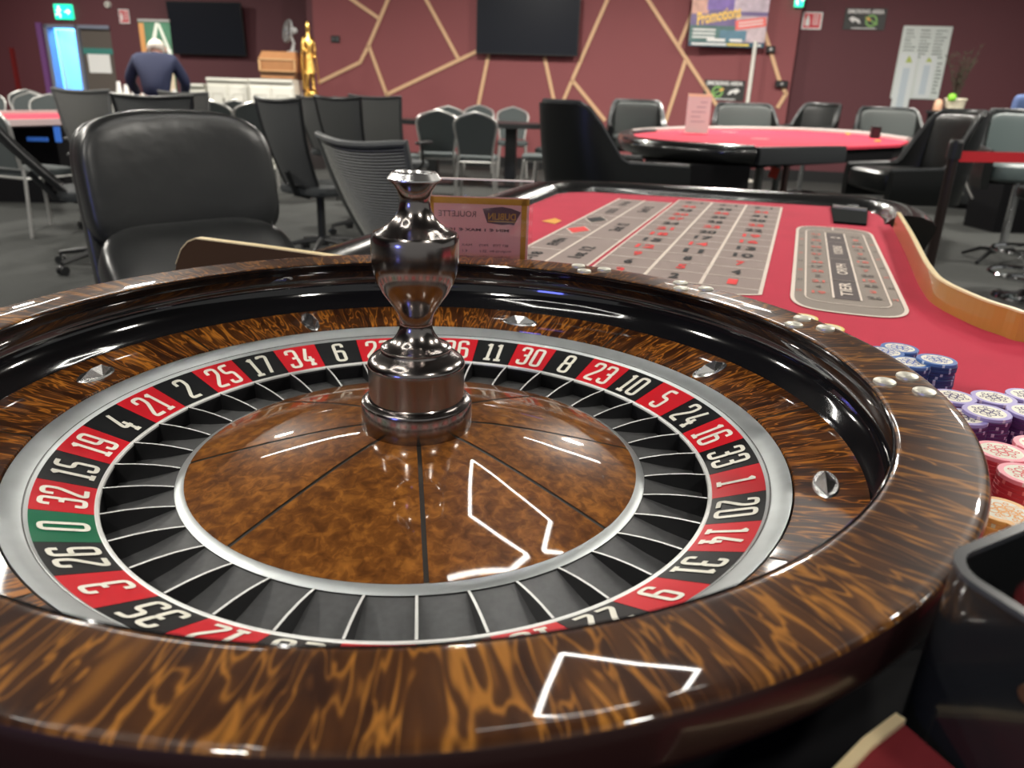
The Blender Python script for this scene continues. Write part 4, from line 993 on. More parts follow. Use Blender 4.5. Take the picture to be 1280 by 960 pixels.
# big leather chair
CREASE = mat('creased_black_leather', (0.019, 0.020, 0.020), 0.33, bump=(7, 0.4, 0.010), spec=0.7)
def leather_chair(label, loc, rz):
    t = thing('executive_chair', label, 'chair', loc, rz)
    lean = rad(10)
    def bend(p): q = p.copy(); q.y += .11*(p.x/.27)**2*.35 - .0; q.z += -.045*(abs(p.x)/.27)**2.6*(1 if p.z > 0 else .2); return q
    M0 = Matrix.Translation((0, -.25, .47)) @ Matrix.Rotation(lean, 4, 'X')
    b = B(); b.T = M0 @ Matrix.Translation((0, -.03, .425)); b.sq(.275, .065, .185, .38, .45, 44, 24, bend); b.build('head_cushion', CREASE, t)
    b = B(); b.T = M0 @ Matrix.Translation((.02, .085, .13)) @ Matrix.Rotation(rad(38), 4, 'X'); b.sq(.275, .080, .185, .45, .5, 44, 20, bend); b.build('lumbar_cushion', CREASE, t)
    b = B(); b.T = M0 @ Matrix.Translation((0, -.075, .29)); b.sq(.272, .035, .32, .25, .4, 40, 16, bend); b.build('back_shell', CREASE, t)
    for sx in (-1, 1):
        b = B(); b.tube([M0 @ Vector((sx*.235, .045, .28)), M0 @ Vector((sx*.20, .075, .12)), M0 @ Vector((sx*.19, .06, -.02))], .004, 6); b.build('seam_piping', BLKPL, t)
    b = B(); b.T = Matrix.Translation((0, .02, .48)); b.sq(.27, .26, .07, .4, .4, 32, 10); b.build('seat', CREASE, t)
    five_star(t, .44, .33)
    return t
def face(deg): return rad(deg-90)
leather_chair('large padded black leather executive chair directly behind the wheel on the left', fl(292, 230, 2.02), face(-52))

mc = mesh_chair('mesh-backed office chair with ribbed see-through back, nearest behind the turret', fl(552, 240, 3.0), face(42), recline=23, h=.965, wd=.47, mesh_m=mat('mesh_near', (.22, .225, .215), .7), frame_m=mat('charcoal_frame', (.09, .095, .095), .45), near=True, group=None)
spots = [(396, 165, 5.3, 50, 1.04, .42, MESHD, 'dark-framed mesh chair just right of the leather chair', BLKPL),
         (420, 165, 8.3, 60, 1.01, .48, MESHG, 'grey mesh chair half hidden in the row, second from the leather chair', None),
         (457, 165, 6.2, 55, 1.05, .44, MESHD, 'dark-framed mesh chair in the middle of the row below the statue', BLKPL),
         (495, 165, 7.2, 58, 1.05, .54, MESHG, 'pale grey mesh chair at the right end of the row', None)]
for u, v, d, a, h, wd, mm, lab, fm in spots:
    mesh_chair(lab, fl(u, v, d), face(a), recline=14, h=h, wd=wd, mesh_m=MESHG if mm is MESHG else mat('mesh_mid', (.06, .063, .063), .8), frame_m=fm)
mesh_chair('grey mesh chair in front of the taupe door', fl(132, 150, 6.2), face(80), recline=10, h=1.035, wd=.44, mesh_m=mat('mesh_pale', (.12, .12, .115), .8), frame_m=MESHG)
mesh_chair('black-framed mesh chair rising behind the leather chair below the man', fl(208, 150, 5.4), face(92), recline=10, h=1.03, wd=.50, frame_m=BLKPL, mesh_m=mat('mesh_mid', (.06, .063, .063), .8))
mesh_chair('grey mesh chair right of the man, behind the black-framed one', fl(250, 150, 7.6), face(80), recline=12, h=1.02, wd=.47, mesh_m=mat('mesh_pale', (.12, .12, .115), .8), frame_m=MESHG)
mesh_chair('black task chair turned sideways left of the leather chair, casters showing', fl(112, 200, 4.8), face(24), recline=36, h=1.0, wd=.46, frame_m=BLKPL, mesh_m=MESHD, star=.30)

banquet('grey banquet chair with silver crown frame, left of the pair behind the sign', fl(547, 190, 8.7), face(88))
banquet('grey banquet chair with silver crown frame, right of the pair behind the sign', fl(597, 190, 8.4), face(80))
banquet('grey banquet chair partly behind the near mesh chair', fl(493, 190, 8.2), face(60))
banquet('banquet chair peeping from behind the left one of the pair', fl(560, 170, 10.6), face(88))
banquet('banquet chair half hidden behind the right one of the pair', fl(598, 170, 11.5), face(-95))
banquet('banquet chair on the far side of the round black table', fl(641, 170, 11.0), face(-95))
banquet('banquet chair seen side-on at the right of the round table', fl(678, 190, 8.8), face(170))
banquet('second side-on banquet chair behind the first', fl(692, 185, 9.9), face(165))
banquet('grey banquet chair cut by the left edge', fl(36, 190, 5.9), face(60))
for i, (u, v, d, lab) in enumerate(((20, 130, 9.3, 'banquet chair top behind the left gaming table, second from the left edge'), (52, 132, 8.8, 'banquet chair top nearest the blue doorway behind the left table'), (-24, 130, 9.4, 'banquet chair top cut by the left edge behind the left table'), (38, 126, 10.9, 'banquet chair farthest back behind the left table'))):
    banquet(lab, fl(u, v, d), face(-100+14*i), 'banquet chairs around the left gaming table')
for u, d, lab in ((274, 9.0, 'round-topped banquet chair left of three before the white cabinets'), (303, 9.8, 'round-topped banquet chair middle of three before the white cabinets'), (325, 9.0, 'darkest banquet chair right of three before the white cabinets')):
    banquet(lab, fl(u, 130, d), face(85), 'banquet chairs before the white cabinets')

def tub(label, loc, rz, hb=1.10, ha=.86, wd=.62, inner=None, base=True, zs=.70, group='black leather tub chairs'):
    t = thing('tub_chair', label, 'chair', loc, rz, group)
    n = 36; th = .05; vs = []
    rows = 7
    for k in range(n+1):
        s_ = -1+2*k/n; a = abs(s_)
        # plan: back arc then straight arms
        ang = max(-1, min(1, s_/.62))*pi/2; x = wd/2*math.sin(ang) if a < .62 else math.copysign(wd/2, s_)
        y = -.27*math.cos(ang)-.02 if a < .62 else -.02+(a-.62)/.38*.30
        f = min(1, max(0, (a-.34)/.26)); f = f*f*(3-2*f); top = hb*(1-f)+ha*f-(.015*max(0, (a-.62)/.38))
        nx, ny = math.sin(ang), -math.cos(ang)
        for side in (0, 1):
            for j in range(rows):
                z = zs-.12+(top-zs+.12)*j/(rows-1); lean = -.16*max(0, (z-zs))*(1-f)
                off = 0 if side == 0 else -th
                bul = .012*math.sin(pi*j/(rows-1))
                vs.append((x+nx*(off+(bul if side == 0 else -bul*0)), y+ny*(off+(bul if side == 0 else 0))+lean, z+(.012 if j == rows-1 else 0)*0))
    m = rows*2; fs = []
    idx = lambda k, side, j: k*m+side*rows+j
    for k in range(n):
        for j in range(rows-1):
            fs.append((idx(k,0,j), idx(k+1,0,j), idx(k+1,0,j+1), idx(k,0,j+1))); fs.append((idx(k,1,j), idx(k,1,j+1), idx(k+1,1,j+1), idx(k+1,1,j)))
        fs.append((idx(k,0,rows-1), idx(k+1,0,rows-1), idx(k+1,1,rows-1), idx(k,1,rows-1))); fs.append((idx(k,0,0), idx(k,1,0), idx(k+1,1,0), idx(k+1,0,0)))
    for k in (0, n):
        for j in range(rows-1): fs.append((idx(k,0,j), idx(k,0,j+1), idx(k,1,j+1), idx(k,1,j)))
    b = B(); b.add(vs, fs); b.fix = True; b.build('shell', LEATH, t, ang=50)
    # piping along the top, paler than the shell
    b = B(); b.tube([Vector(vs[idx(k, 0, rows-1)])*.5+Vector(vs[idx(k, 1, rows-1)])*.5 for k in range(n+1)], .012, 8, flat=1.6); b.build('top_roll', mat('leather_paler', (.045, .048, .05), .3), t)
    b = B(); b.T = Matrix.Translation((0, -.215, (hb+zs)/2)) @ Matrix.Rotation(rad(8), 4, 'X')
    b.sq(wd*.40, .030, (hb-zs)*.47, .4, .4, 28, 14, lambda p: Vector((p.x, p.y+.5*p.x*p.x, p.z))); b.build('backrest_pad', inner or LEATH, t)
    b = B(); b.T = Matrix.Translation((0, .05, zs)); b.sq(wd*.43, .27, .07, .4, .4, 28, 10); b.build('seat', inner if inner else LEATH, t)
    if base:
        b = B(); b.cyl((0, 0, .08), (0, 0, zs-.06), .03, seg=14); b.build('column', CHROME, t)
        for k in range(4):
            a = pi/4+pi/2*k; b = B(); b.tube([(0, 0, .10), (.16*math.cos(a), .16*math.sin(a), .09), (.30*math.cos(a), .30*math.sin(a), .02)], [.02, .018, .014], 8); b.build('leg', BLKPL, t)
    return t
tub('high black leather tub chair left of the second gaming table, back turned', fl(763, 200, 3.7), face(10), hb=1.105, ha=.86, wd=.54)
tub('grey-sheened tub chair at the far left side of the second table', fl(797, 150, 8.0), face(-100), hb=1.09, inner=LEATHSHEEN)
tub('wide grey-sheened tub chair behind the standing notice', fl(935, 150, 8.9), face(-97), hb=1.09, wd=.80, inner=LEATHSHEEN)
tub('black tub chair at the wall corner right of the wide grey-sheened one', fl(1012, 150, 9.4), face(-150), hb=1.12, wd=.62, inner=LEATH)
tub('grey-sheened tub chair behind the black card holder', fl(1114, 160, 8.7), face(-105), hb=1.10, wd=.78, inner=LEATHSHEEN)
tub('black leather tub chair seen side-on at the right end of the second table', fl(1146, 185, 4.7), face(178), hb=1.12, ha=.80, wd=.56, zs=.72)
tub('tub chair with teal-grey seat back cut by the right edge', fl(1284, 185, 5.9), face(-112), hb=1.13, wd=.66, inner=mat('teal_grey_leather', (.075, .10, .10), .42))

# ================================================================== second gaming table
TZ = .840
ctr = []
outl = [(784,163),(788,168),(803,172),(833,175.5),(870,178),(912,180.5),(942,181.5)]
near = [onz(u, v, TZ+.03) for u, v in outl]
far = [onz(u, v, TZ+.03) for u, v in ((1137,172),(1075,164),(1000,160),(930,158.5),(860,158.5),(815,160),(790,162))]
mid = [onz(u, v, TZ+.03) for u, v in ((990,180),(1040,179),(1125,176))]
t = thing('gaming_table', 'second red-felt gaming table with thick black padded rail, further back on the right', 'gaming table', (0, 0, 0))
poly = [(p.x, p.y) for p in near+mid+far]
b = B(); b.prism(poly, TZ-.02, TZ); b.build('felt', FELT, t, False)
b = B(); pc = Vector((sum(p[0] for p in poly)/len(poly), sum(p[1] for p in poly)/len(poly)))
b.prism([tuple(pc+(Vector(p)-pc)*.97) for p in poly], TZ-.12, TZ-.021); b.build('table_body', SLAB, t, False)
b = B(); sweep(b, railpath([Vector((p.x, p.y, TZ)) for p in [far[-2], far[-1]]+near], 5), [(-.075, -.02), (-.06, .014), (-.015, .032), (.035, .022), (.068, -.012), (.07, -.06), (.04, -.10), (-.05, -.08)]); b.build('padded_rail', PADBLK, t, ang=60)
b = B(); sweep(b, railpath([Vector((p.x, p.y, TZ)) for p in far], 5), [(-.03, -.02), (-.03, .025), (0, .035), (.03, .02), (.03, -.05)]); b.build('far_rail', mat('rail_edge_pale', (.45, .40, .38), .3), t, ang=60)
e0, e1 = onz(945, 188, TZ), onz(1053, 186, TZ)
b = B(); sweep(b, [Vector((e0.x, e0.y, TZ)), Vector((e1.x, e1.y, TZ))], [(-.04, -.02), (-.03, .02), (.03, .02), (.05, -.0), (.05, -.09), (-.04, -.09)]); b.build('front_pad', mat('front_pad_vinyl', (.018, .020, .022), .35), t, ang=60)
# under-table cabinet (dark block) and legs
c0, c1 = onz(850, 186, TZ), onz(943, 188, TZ)
d_ = Vector((c1.x-c0.x, c1.y-c0.y, 0)).normalized(); M = frame(Vector((c0.x, c0.y, 0)), d_, (-d_.y, d_.x, 0)); ln = (c1-c0).length
b = B(); b.T = M; b.box(0, ln, .02, .6, .02, TZ-.1); b.build('cabinet', SLAB, t, False)
for u, m_ in ((958, STEEL), (981, STEEL), (992, mat('bronze_pipe', (.16, .10, .09), .3, .8))):
    p = onz(u, 196, TZ-.12)
    b = B(); b.cyl((p.x, p.y+.1, .0), (p.x, p.y+.1, TZ-.10), .028 if u != 958 else .036, seg=16); b.build('leg', mat('dull_steel', (.16, .165, .16), .3, .8) if m_ is STEEL else m_, t)
LGD = Lay()
for u0, v0, u1, v1, m_ in ((905, 164, 925, 166.5, LINEW),):
    pass
b = B()
for (u, v, wpx) in ((855, 164.5, 10), (912, 165, 18), (950, 173.5, 20)):
    p = onz(u, v, TZ+.001); d_ = wpx*(p-CAM).length/FPX
    b.box(p.x-d_/2, p.x+d_/2, p.y-.03, p.y+.03, TZ+.0005, TZ+.002)
b.build('printed_marks', mat('printed_rose', (.75, .35, .33), .9), t, False)
p = onz(967, 196, TZ-.12)
b = B(); M = frame(dep(967.5, 216, (p-CAM).dot(FWD)-.06), (math.cos(-.3), math.sin(-.3), 0), (0, 0, 1)) @ Matrix.Rotation(rad(-12), 4, 'Z'); b.T = M
b.box(-.036, .036, -.042, .042, -.002, .002); tg = b.build('red_tag', mat('scarlet_tag', (.75, .06, .03), .6), t, False)
b = B(); b.T = M; b.cyl((0, .042, 0), (.0, .13, 0), .0015, seg=6); b.build('string', BLKPL, tg)
# notice standing on the second table
pN = onz(870, 167.5, TZ+.001)
t = thing('notice_holder', 'white notice in a clear stand on the second gaming table', 'sign holder', pN, rad(-8)); dN = (pN-CAM).dot(FWD)
wN, hN = 29*dN/FPX, 47*dN/FPX
b = B(); b.box(-wN/2, wN/2, -.003, .003, .01, hN); b.build('card', mat('notice_white', (.72, .68, .65), .6), t, False)
b = B(); b.box(-wN/2-.004, wN/2+.004, -.02, .02, 0, .01); b.build('foot', GLASS, t, False)
b = B(); b.box(-wN/2, wN/2, -.0045, -.003, hN*.93, hN); b.build('cream_header', mat('cream_print', (.85, .75, .5), .6), t, False)
b = B()
for i, (x0, x1) in enumerate(((.05, .35), (-.1, .3), (-.3, .3), (-.32, .1), (-.3, .3))): b.box(x0*wN, x1*wN, -.0045, -.003, hN*(.78-.12*i), hN*(.81-.12*i))
b.build('print_lines', mat('pale_grey_print', (.45, .43, .45), .7), t, False)
# black card holder
p = onz(1093, 173, TZ)
t = thing('card_holder', 'upright black card holder standing on the second gaming table', 'holder', Vector((p.x, p.y, TZ+.0005)), rad(-8))
b = B(); b.box(-.045, .045, -.02, .02, 0, .11, .004); b.build('body', BLKPL, t, False); b = B(); b.box(-.03, .03, -.022, -.02, .02, .09); b.build('face_plate', mat('dark_wine', (.04, .015, .02), .3), t, False)
for u, v, lab in ((1060, 168, 'tiny yellow marker left of the black card holder'), (1097, 177, 'tiny yellow marker at the near edge of the second table')):
    p = onz(u, v, TZ+.001)
    o = B().lathe([(0, .016), (.022, .014), (.026, .004), (.024, 0), (0, 0)], 16).build('marker', mat('marker_yellow', (.8, .45, .05), .5), None)
    o.location = (p.x, p.y, TZ+.0005); tag(o, lab, 'marker')

# left far gaming table
q = [onz(u, v, .78) for u, v in ((-30, 140), (-20, 150), (84, 148), (80, 139))]
t = thing('gaming_table', 'red gaming table with pale rail at the far left', 'gaming table', (0, 0, 0))
b = B(); b.prism([(p.x, p.y) for p in q], .73, .76); b.build('felt', FELT, t, False)
b = B(); sweep(b, [Vector((q[1].x, q[1].y, .76)), Vector((q[2].x, q[2].y, .76))], [(-.05, -.03), (-.04, .02), (.04, .02), (.05, -.05)]); b.build('near_rail', mat('rail_rose_pale', (.42, .30, .30), .3), t, False)
b = B(); sweep(b, [Vector((q[0].x, q[0].y, .76)), Vector((q[3].x, q[3].y, .76))], [(-.04, -.03), (-.04, .03), (.04, .03), (.04, -.05)]); b.build('far_rail', mat('rail_edge_pale', (.45, .40, .38), .3), t, False)
pc = sum(q, Vector())/4
b = B(); b.box(pc.x-.5, pc.x+.35, pc.y-.25, pc.y+.3, 0, .73); b.build('pedestal', SLAB, t, False)
BLUE = mat('blue_lit_strip', (.03, .13, .5), .4, emis=.35)
for (u, v, wd_, ht_) in ((47, 174, .17, .035), (72, 168, .05, .13)):
    p = dep(u, v, 6.9); b = B(); b.box(p.x-wd_/2, p.x+wd_/2, p.y-.01, p.y+.01, p.z-ht_/2, p.z+ht_/2); b.build('blue_light', BLUE, t, False)

# black oval table with banquet chairs
pc = dep(590, 152, 9.75)
t = thing('round_table', 'round-ended black table with banquet chairs before the feature wall', 'table', (pc.x, pc.y, 0), rad(-12))
b = B(); n = 40; rx, ry = .95, .45
b.prism([(rx*math.copysign(abs(math.cos(2*pi*i/n))**.7, math.cos(2*pi*i/n)), ry*math.copysign(abs(math.sin(2*pi*i/n))**.8, math.sin(2*pi*i/n))) for i in range(n)], .72, .775); b.build('table_top', mat('black_table_top', (.016, .017, .018), .3), t, ang=50)
for x in (-.5, .5):
    b = B(); b.box(x-.07, x+.07, -.07, .07, .03, .72, .006); b.build('pedestal', BLKPL, t, False)
    b = B(); b.box(x-.25, x+.25, -.2, .2, 0, .03); b.build('foot_plate', BLKPL, t, False)

# ================================================================== left back: cabinets, wooden chest, fan, statue, banner, cloth tables, man
def cab(label, u0, u1, vtop, d, doors, hgt=None, m=WHITE):
    a = dep(u0, vtop, d); c = dep(u1, vtop, d); dv = Vector((c.x-a.x, c.y-a.y, 0)); ln = dv.length; dv.normalize()
    t = thing('cabinet', label, 'cabinet', (a.x, a.y, 0), math.atan2(dv.y, dv.x)); h = a.z
    b = B(); b.box(0, ln, .02, .5, 0, h-.04); b.build('body', m, t, False)
    b = B(); b.box(.004, ln-.004, -.02, .52, h-.04, h, .005); b.build('top', m, t, False)
    for i in range(doors):
        x0 = ln*i/doors+.02; x1 = ln*(i+1)/doors-.02
        b = B(); b.box(x0, x1, 0, .02, .08, h-.10, .004); dd = b.build('door', m, t, False)
        b = B()
        for p in ((x0+.05, x0+.058, .16, h-.2), (x1-.058, x1-.05, .16, h-.2)): b.box(p[0], p[1], -.006, 0, p[2], p[3])
        b.box(x0+.05, x1-.05, -.006, 0, h-.208, h-.2); b.build('moulding', mat('cream_shade', (.5, .48, .42), .5), dd, False)
        hx = x1-.035 if i % 2 == 0 else x0+.035
        b = B(); b.box(hx-.006, hx+.006, -.022, -.002, h*.48, h*.78); b.build('handle', mat('handle_grey', (.25, .24, .22), .4, .6), dd, False)
    return t, a, dv, h
tc, ac, dvc, hc = cab('white two-door cabinet carrying the wooden chest', 310, 366, 98, 10.6, 2)
cab('white panelled cabinet left of the one with the chest', 257, 309, 96.5, 10.7, 2)
cab('low white sideboard between the man and the cabinets', 226, 255, 104, 10.9, 1)
OAK = mat('honey_oak', (.42, .20, .085), .45, var=.15, vscale=8)
OAKD = mat('dark_oak', (.15, .08, .035), .45)
kk = 10.6/FPX
o0 = dep(326, 98, 10.75)
t = thing('wooden_chest', 'honey-coloured wooden chest with slanted lid on top of the white cabinet', 'chest', (o0.x, o0.y, hc), math.atan2(dvc.y, dvc.x))
b = B(); b.box(0, 43*kk, 0, .38, .0, 9*kk); b.build('drawer_base', OAKD, t, False)
b = B(); b.box(.01, 43*kk-.01, -.015, 0, .02, 4*kk); b.build('drawer', OAK, t, False)
b = B(); b.add([(-.01,-.03,9*kk),(44*kk,-.03,9*kk),(44*kk,.38,9*kk),(-.01,.38,9*kk),(.0,-.05,24*kk),(46*kk,-.05,24*kk),(46*kk,.38,24*kk),(0,.38,24*kk),(.03,.04,33*kk),(44*kk,.04,33*kk),(44*kk,.34,33*kk),(.03,.34,33*kk)],
               [(0,3,2,1),(0,1,5,4),(1,2,6,5),(2,3,7,6),(3,0,4,7),(4,5,9,8),(5,6,10,9),(6,7,11,10),(7,4,8,11),(8,9,10,11)]); b.build('slanted_lid', OAK, t, False)
b = B()
for z0, z1 in ((9.5, 11), (22.5, 24.5)): b.box(0, 45*kk, -.062, -.045, z0*kk, z1*kk)
b.box(0, .03, -.062, -.045, 9.5*kk, 24*kk); b.box(44*kk, 46*kk, -.062, -.045, 9.5*kk, 24*kk); b.build('edge_moulding', mat('pale_oak', (.58, .34, .16), .45), t, False)
p = dep(368, 60, 10.75)
t = thing('desk_fan', 'small pale grey fan standing on the wooden chest', 'fan', (p.x-.04, p.y+.12, hc+33*kk), rad(30))
GRYP = mat('pale_grey_plastic', (.42, .42, .42), .4)
b = B(); b.lathe([(0, .03), (.05, .025), (.09, .01), (.09, 0), (0, 0)], 20); b.build('base', GRYP, t)
b = B(); b.tube([(0, 0, .02), (.02, 0, .12), (-.02, 0, .22)], [.03, .022, .02], 8); b.build('stem', GRYP, t)
b = B(); b.T = Matrix.Translation((-.02, 0, .27)) @ Matrix.Rotation(rad(80), 4, 'Y'); b.lathe([(.0, .09), (.04, .085), (.05, 0), (0, -.01)], 16); b.build('motor', GRYP, t)
b = B(); b.T = Matrix.Translation((-.06, 0, .27)) @ Matrix.Rotation(rad(-80), 4, 'Y')
b.lathe([(.15, -.015), (.155, 0), (.15, .015)], 24)
for k in range(12): a = pi*k/12; b.cyl((.15*math.cos(a), .15*math.sin(a), .012), (-.15*math.cos(a), -.15*math.sin(a), .012), .003, seg=5)
b.build('guard', mat('fan_guard', (.25, .25, .25), .5), t)
b = B(); b.T = Matrix.Translation((-.06, 0, .27)) @ Matrix.Rotation(rad(-80), 4, 'Y')
for k in range(4): a = pi/2*k; b.add([(.02*math.cos(a), .02*math.sin(a), 0), (.13*math.cos(a-.3), .13*math.sin(a-.3), .01), (.13*math.cos(a+.4), .13*math.sin(a+.4), -.01)], [(0, 1, 2)])
b.build('blades', mat('fan_blade', (.12, .12, .12), .5), t, False)

def skin_figure(name, verts, edges, radii, m, parent, sub=2, root=0):
    """continuous body grown over a skeleton, baked to a mesh"""
    me = bpy.data.meshes.new(name); me.from_pydata(verts, edges, [])
    o = bpy.data.objects.new(name, me); COL.objects.link(o)
    md = o.modifiers.new('s', 'SKIN'); md.use_smooth_shade = True
    for i, r in enumerate(radii):
        me.skin_vertices[0].data[i].radius = (r, r) if not isinstance(r, tuple) else r
        me.skin_vertices[0].data[i].use_root = i == root
    s2 = o.modifiers.new('u', 'SUBSURF'); s2.levels = sub; s2.render_levels = sub
    dg = bpy.context.evaluated_depsgraph_get(); nm = bpy.data.meshes.new_from_object(o.evaluated_get(dg))
    bpy.data.objects.remove(o)
    nm.name = name; nm.materials.clear(); nm.materials.append(m)
    nm.polygons.foreach_set('use_smooth', [True]*len(nm.polygons))
    q = bpy.data.objects.new(name, nm); COL.objects.link(q); q.parent = parent
    return q
SKIN = mat('skin', (.55, .30, .22), .5)
pm = fl(192, 90, 8.35)
man = thing('person', 'grey-haired person in a navy sweater seen from behind, bending over a table', 'person', pm, face(97))
# faces +y (away from the camera), bent forward
sk = {'pel': ((0, 0, .93), .085), 'wa': ((0, .03, 1.05), .10), 'ch': ((0, .11, 1.25), .14), 'nb': ((0, .22, 1.345), .065), 'nk': ((0, .28, 1.385), .05), 'hb': ((0, .335, 1.40), .068), 'hd': ((0, .365, 1.45), .084), 'ht': ((0, .37, 1.50), .055)}
V, E_, Rr = [], [], []; ix = {}
def addv(k, p, r, par=None):
    ix[k] = len(V); V.append(p); Rr.append(r)
    if par: E_.append((ix[par], ix[k]))
pr_ = None
for k, (p, r) in sk.items(): addv(k, p, r, pr_); pr_ = k
for s_, S in ((-1, 'l'), (1, 'r')):
    addv('sh'+S, (s_*.19, .17, 1.32), .055, 'ch'); addv('el'+S, (s_*.285, .18, 1.12), .042, 'sh'+S); addv('wr'+S, (s_*.24, .36, .97), .028, 'el'+S); addv('pa'+S, (s_*.235, .44, .94), (.034, .016), 'wr'+S)
    for f in range(4):
        x = s_*(.235+(-.026+.0175*f)); L_ = (.062, .075, .08, .068)[f]
        addv('f%d%s' % (f, S), (x, .47, .93), .0085, 'pa'+S); addv('g%d%s' % (f, S), (x, .47+L_*.55, .915), .008, 'f%d%s' % (f, S)); addv('h%d%s' % (f, S), (x, .47+L_*.9, .893), .007, 'g%d%s' % (f, S))
    addv('t'+S, (s_*.195, .42, .935), .010, 'pa'+S); addv('u'+S, (s_*.182, .455, .918), .008, 't'+S)
    addv('hp'+S, (s_*.09, -.01, .88), .07, 'pel'); addv('kn'+S, (s_*.10, .02, .50), .06, 'hp'+S); addv('an'+S, (s_*.10, -.02, .09), .04, 'kn'+S); addv('to'+S, (s_*.11, .13, .035), .032, 'an'+S)
skin_figure('body', V, E_, Rr, SKIN, man, 2)
NAVY = mat('navy_wool', (.008, .013, .046), .85, bump=(90, .4, .004)); TROU = mat('dark_trousers', (.015, .017, .03), .8)
cv = [(0, 0, .92), (0, .03, 1.05), (0, .11, 1.23), (0, .20, 1.33), (0, .245, 1.365)]; cr = [.145, .15, .178, .125, .085]
ce = [(0, 1), (1, 2), (2, 3), (3, 4)]
for s_ in (-1, 1):
    n = len(cv); cv += [(s_*.185, .165, 1.31), (s_*.287, .18, 1.12), (s_*.243, .345, .975)]; cr += [.085, .062, .045]; ce += [(2, n), (n, n+1), (n+1, n+2)]
skin_figure('sweater', cv, ce, cr, NAVY, man, 2)
cv = [(0, 0, .96)]; cr = [.15]; ce = []
for s_ in (-1, 1):
    n = len(cv); cv += [(s_*.09, -.01, .84), (s_*.10, .02, .50), (s_*.10, -.02, .10)]; cr += [.115, .085, .065]; ce += [(0, n), (n, n+1), (n+1, n+2)]
skin_figure('trousers', cv, ce, cr, TROU, man, 2)
for s_ in (-1, 1):
    b = B(); b.T = Matrix.Translation((s_*.11, .05, .045)); b.sq(.048, .14, .045, .6, .6, 20, 10); b.build('shoe', BLKPL, man)
HAIR = mat('white_grey_hair', (.55, .50, .44), .7, bump=(120, .8, .004))
b = B(); b.T = Matrix.Translation((0, .352, 1.462)) @ Matrix.Rotation(rad(-22), 4, 'X')
b.sq(.092, .098, .088, 1.0, 1.0, 26, 16, lambda p: Vector((p.x, p.y-(.0 if p.z > 0 else .004), max(p.z, -.045 if p.y < 0 else .01)))); b.build('hair', HAIR, man)
b = B()
for s_ in (-1, 1):
    b.T = Matrix.Translation((s_*.092, .365, 1.44)); b.sq(.012, .022, .032, .9, .9, 14, 8)
b.build('ears', SKIN, man)
b = B(); b.T = Matrix.Translation((0, .455, 1.425)); b.sq(.014, .022, .028, .9, .9, 14, 8); b.build('nose', SKIN, man)
for s_ in (-1, 1):
    b = B(); b.T = Matrix.Translation((s_*.034, .44, 1.45)); b.sq(.013, .008, .008, 1, 1, 12, 8); b.build('eye', PAPER, man)
b = B(); b.T = Matrix.Translation((0, .43, 1.385)); b.sq(.026, .008, .006, 1, 1, 14, 8); b.build('mouth', mat('lips', (.4, .14, .12), .5), man)

# cloth-covered table under the person's hands, with stacked white cups
pt = fl(185, 110, 8.95)
t = thing('buffet_table', 'table under a white pleated cloth where the person bends', 'table', pt, rad(-12))
b = B(); b.box(-.45, .42, -.2, .3, .80, .83); b.build('table_top', WHITE, t, False)
b = B(); n = 90; vs = []
for i in range(n+1):
    x = -.46+.90*i/n; y = -.22+.014*math.sin(i*1.15)
    vs += [(x, y*1.0, .835), (x, y-.02+.01*math.sin(i*1.9), .05)]
b.add(vs, [(2*i, 2*i+2, 2*i+3, 2*i+1) for i in range(n)]); b.box(-.46, .44, -.22, .32, .831, .838); b.build('cloth', mat('white_cloth', (.72, .72, .68), .8), t)
for sx in (-.4, .38):
    for sy in (-.15, .25):
        b = B(); b.cyl((sx, sy, 0), (sx, sy, .8), .018); b.build('leg', SILVP, t)
for i, (u, hh_) in enumerate(((148, .26), (157, .23), (166, .20), (217, .20), (176, .14))):
    p = dep(u, 105, 8.9)
    o = B().lathe([(0, hh_), (.020, hh_*.99), (.024, hh_*.8), (.034, hh_*.55), (.040, .02), (.036, 0), (0, 0)], 18).build('cup_stack', mat('white_cup', (.8, .8, .77), .4), None)
    o.location = (p.x, p.y, .839); tag(o, ['tallest white cup stack at the left end of the buffet table', 'second white cup stack from the left on the buffet table', 'third white cup stack from the left on the buffet table', 'white cup stack right of the bending person', 'short white cup stack beside the person\'s left arm'][i], 'cups', 'cup stacks on the buffet table')

# green banner
a = dep(196, 60, 10.2); k = 10.2/FPX
t = thing('banner', 'tall green roll-up banner with white peaks behind the bending person', 'banner', (a.x, a.y, 0), rad(-14))
top = dep(196, 26, 10.2).z; wB = 41*k
b = B(); b.box(-wB/2, wB/2, -.002, .002, .08, top); b.build('print', mat('banner_green', (.055, .16, .095), .5, var=.5, vscale=5), t, False)
b = B(); b.box(-wB/2, wB/2, -.012, .012, top-.02, top+.01); b.box(-wB/2-.02, wB/2+.02, -.08, .08, 0, .08); b.build('rail_and_base', SILVP, t, False)
b = B(); b.prism([(-wB/2, .1), (-wB/2+.06, .1), (-wB/2+.07, top-.04), (-wB/2, top-.04)], 0, .001)
b.v = [(x, -.003-z, y) for x, y, z in b.v]; b.build('orange_edge', mat('banner_orange', (.5, .24, .08), .5), t, False)
b = B()
def tri(b, pts): n = len(b.v); b.v += [(x, -.0045, z) for x, z in pts]; b.f.append(tuple(range(n, n+len(pts)))); b.m.append(0)
tri(b, [(-.15, top-.50), (.02, top-.03), (.06, top-.03), (-.06, top-.50)]); tri(b, [(.04, top-.04), (.08, top-.04), (.21, top-.40), (.17, top-.42)]); b.build('white_peaks', mat('banner_white', (.62, .66, .58), .5), t, False)
b = B(); tri(b, [(.1, top-.62), (.2, top-.5), (.21, .4), (.17, .3)]); b.build('cream_sweep', mat('banner_cream', (.6, .5, .36), .5), t, False)
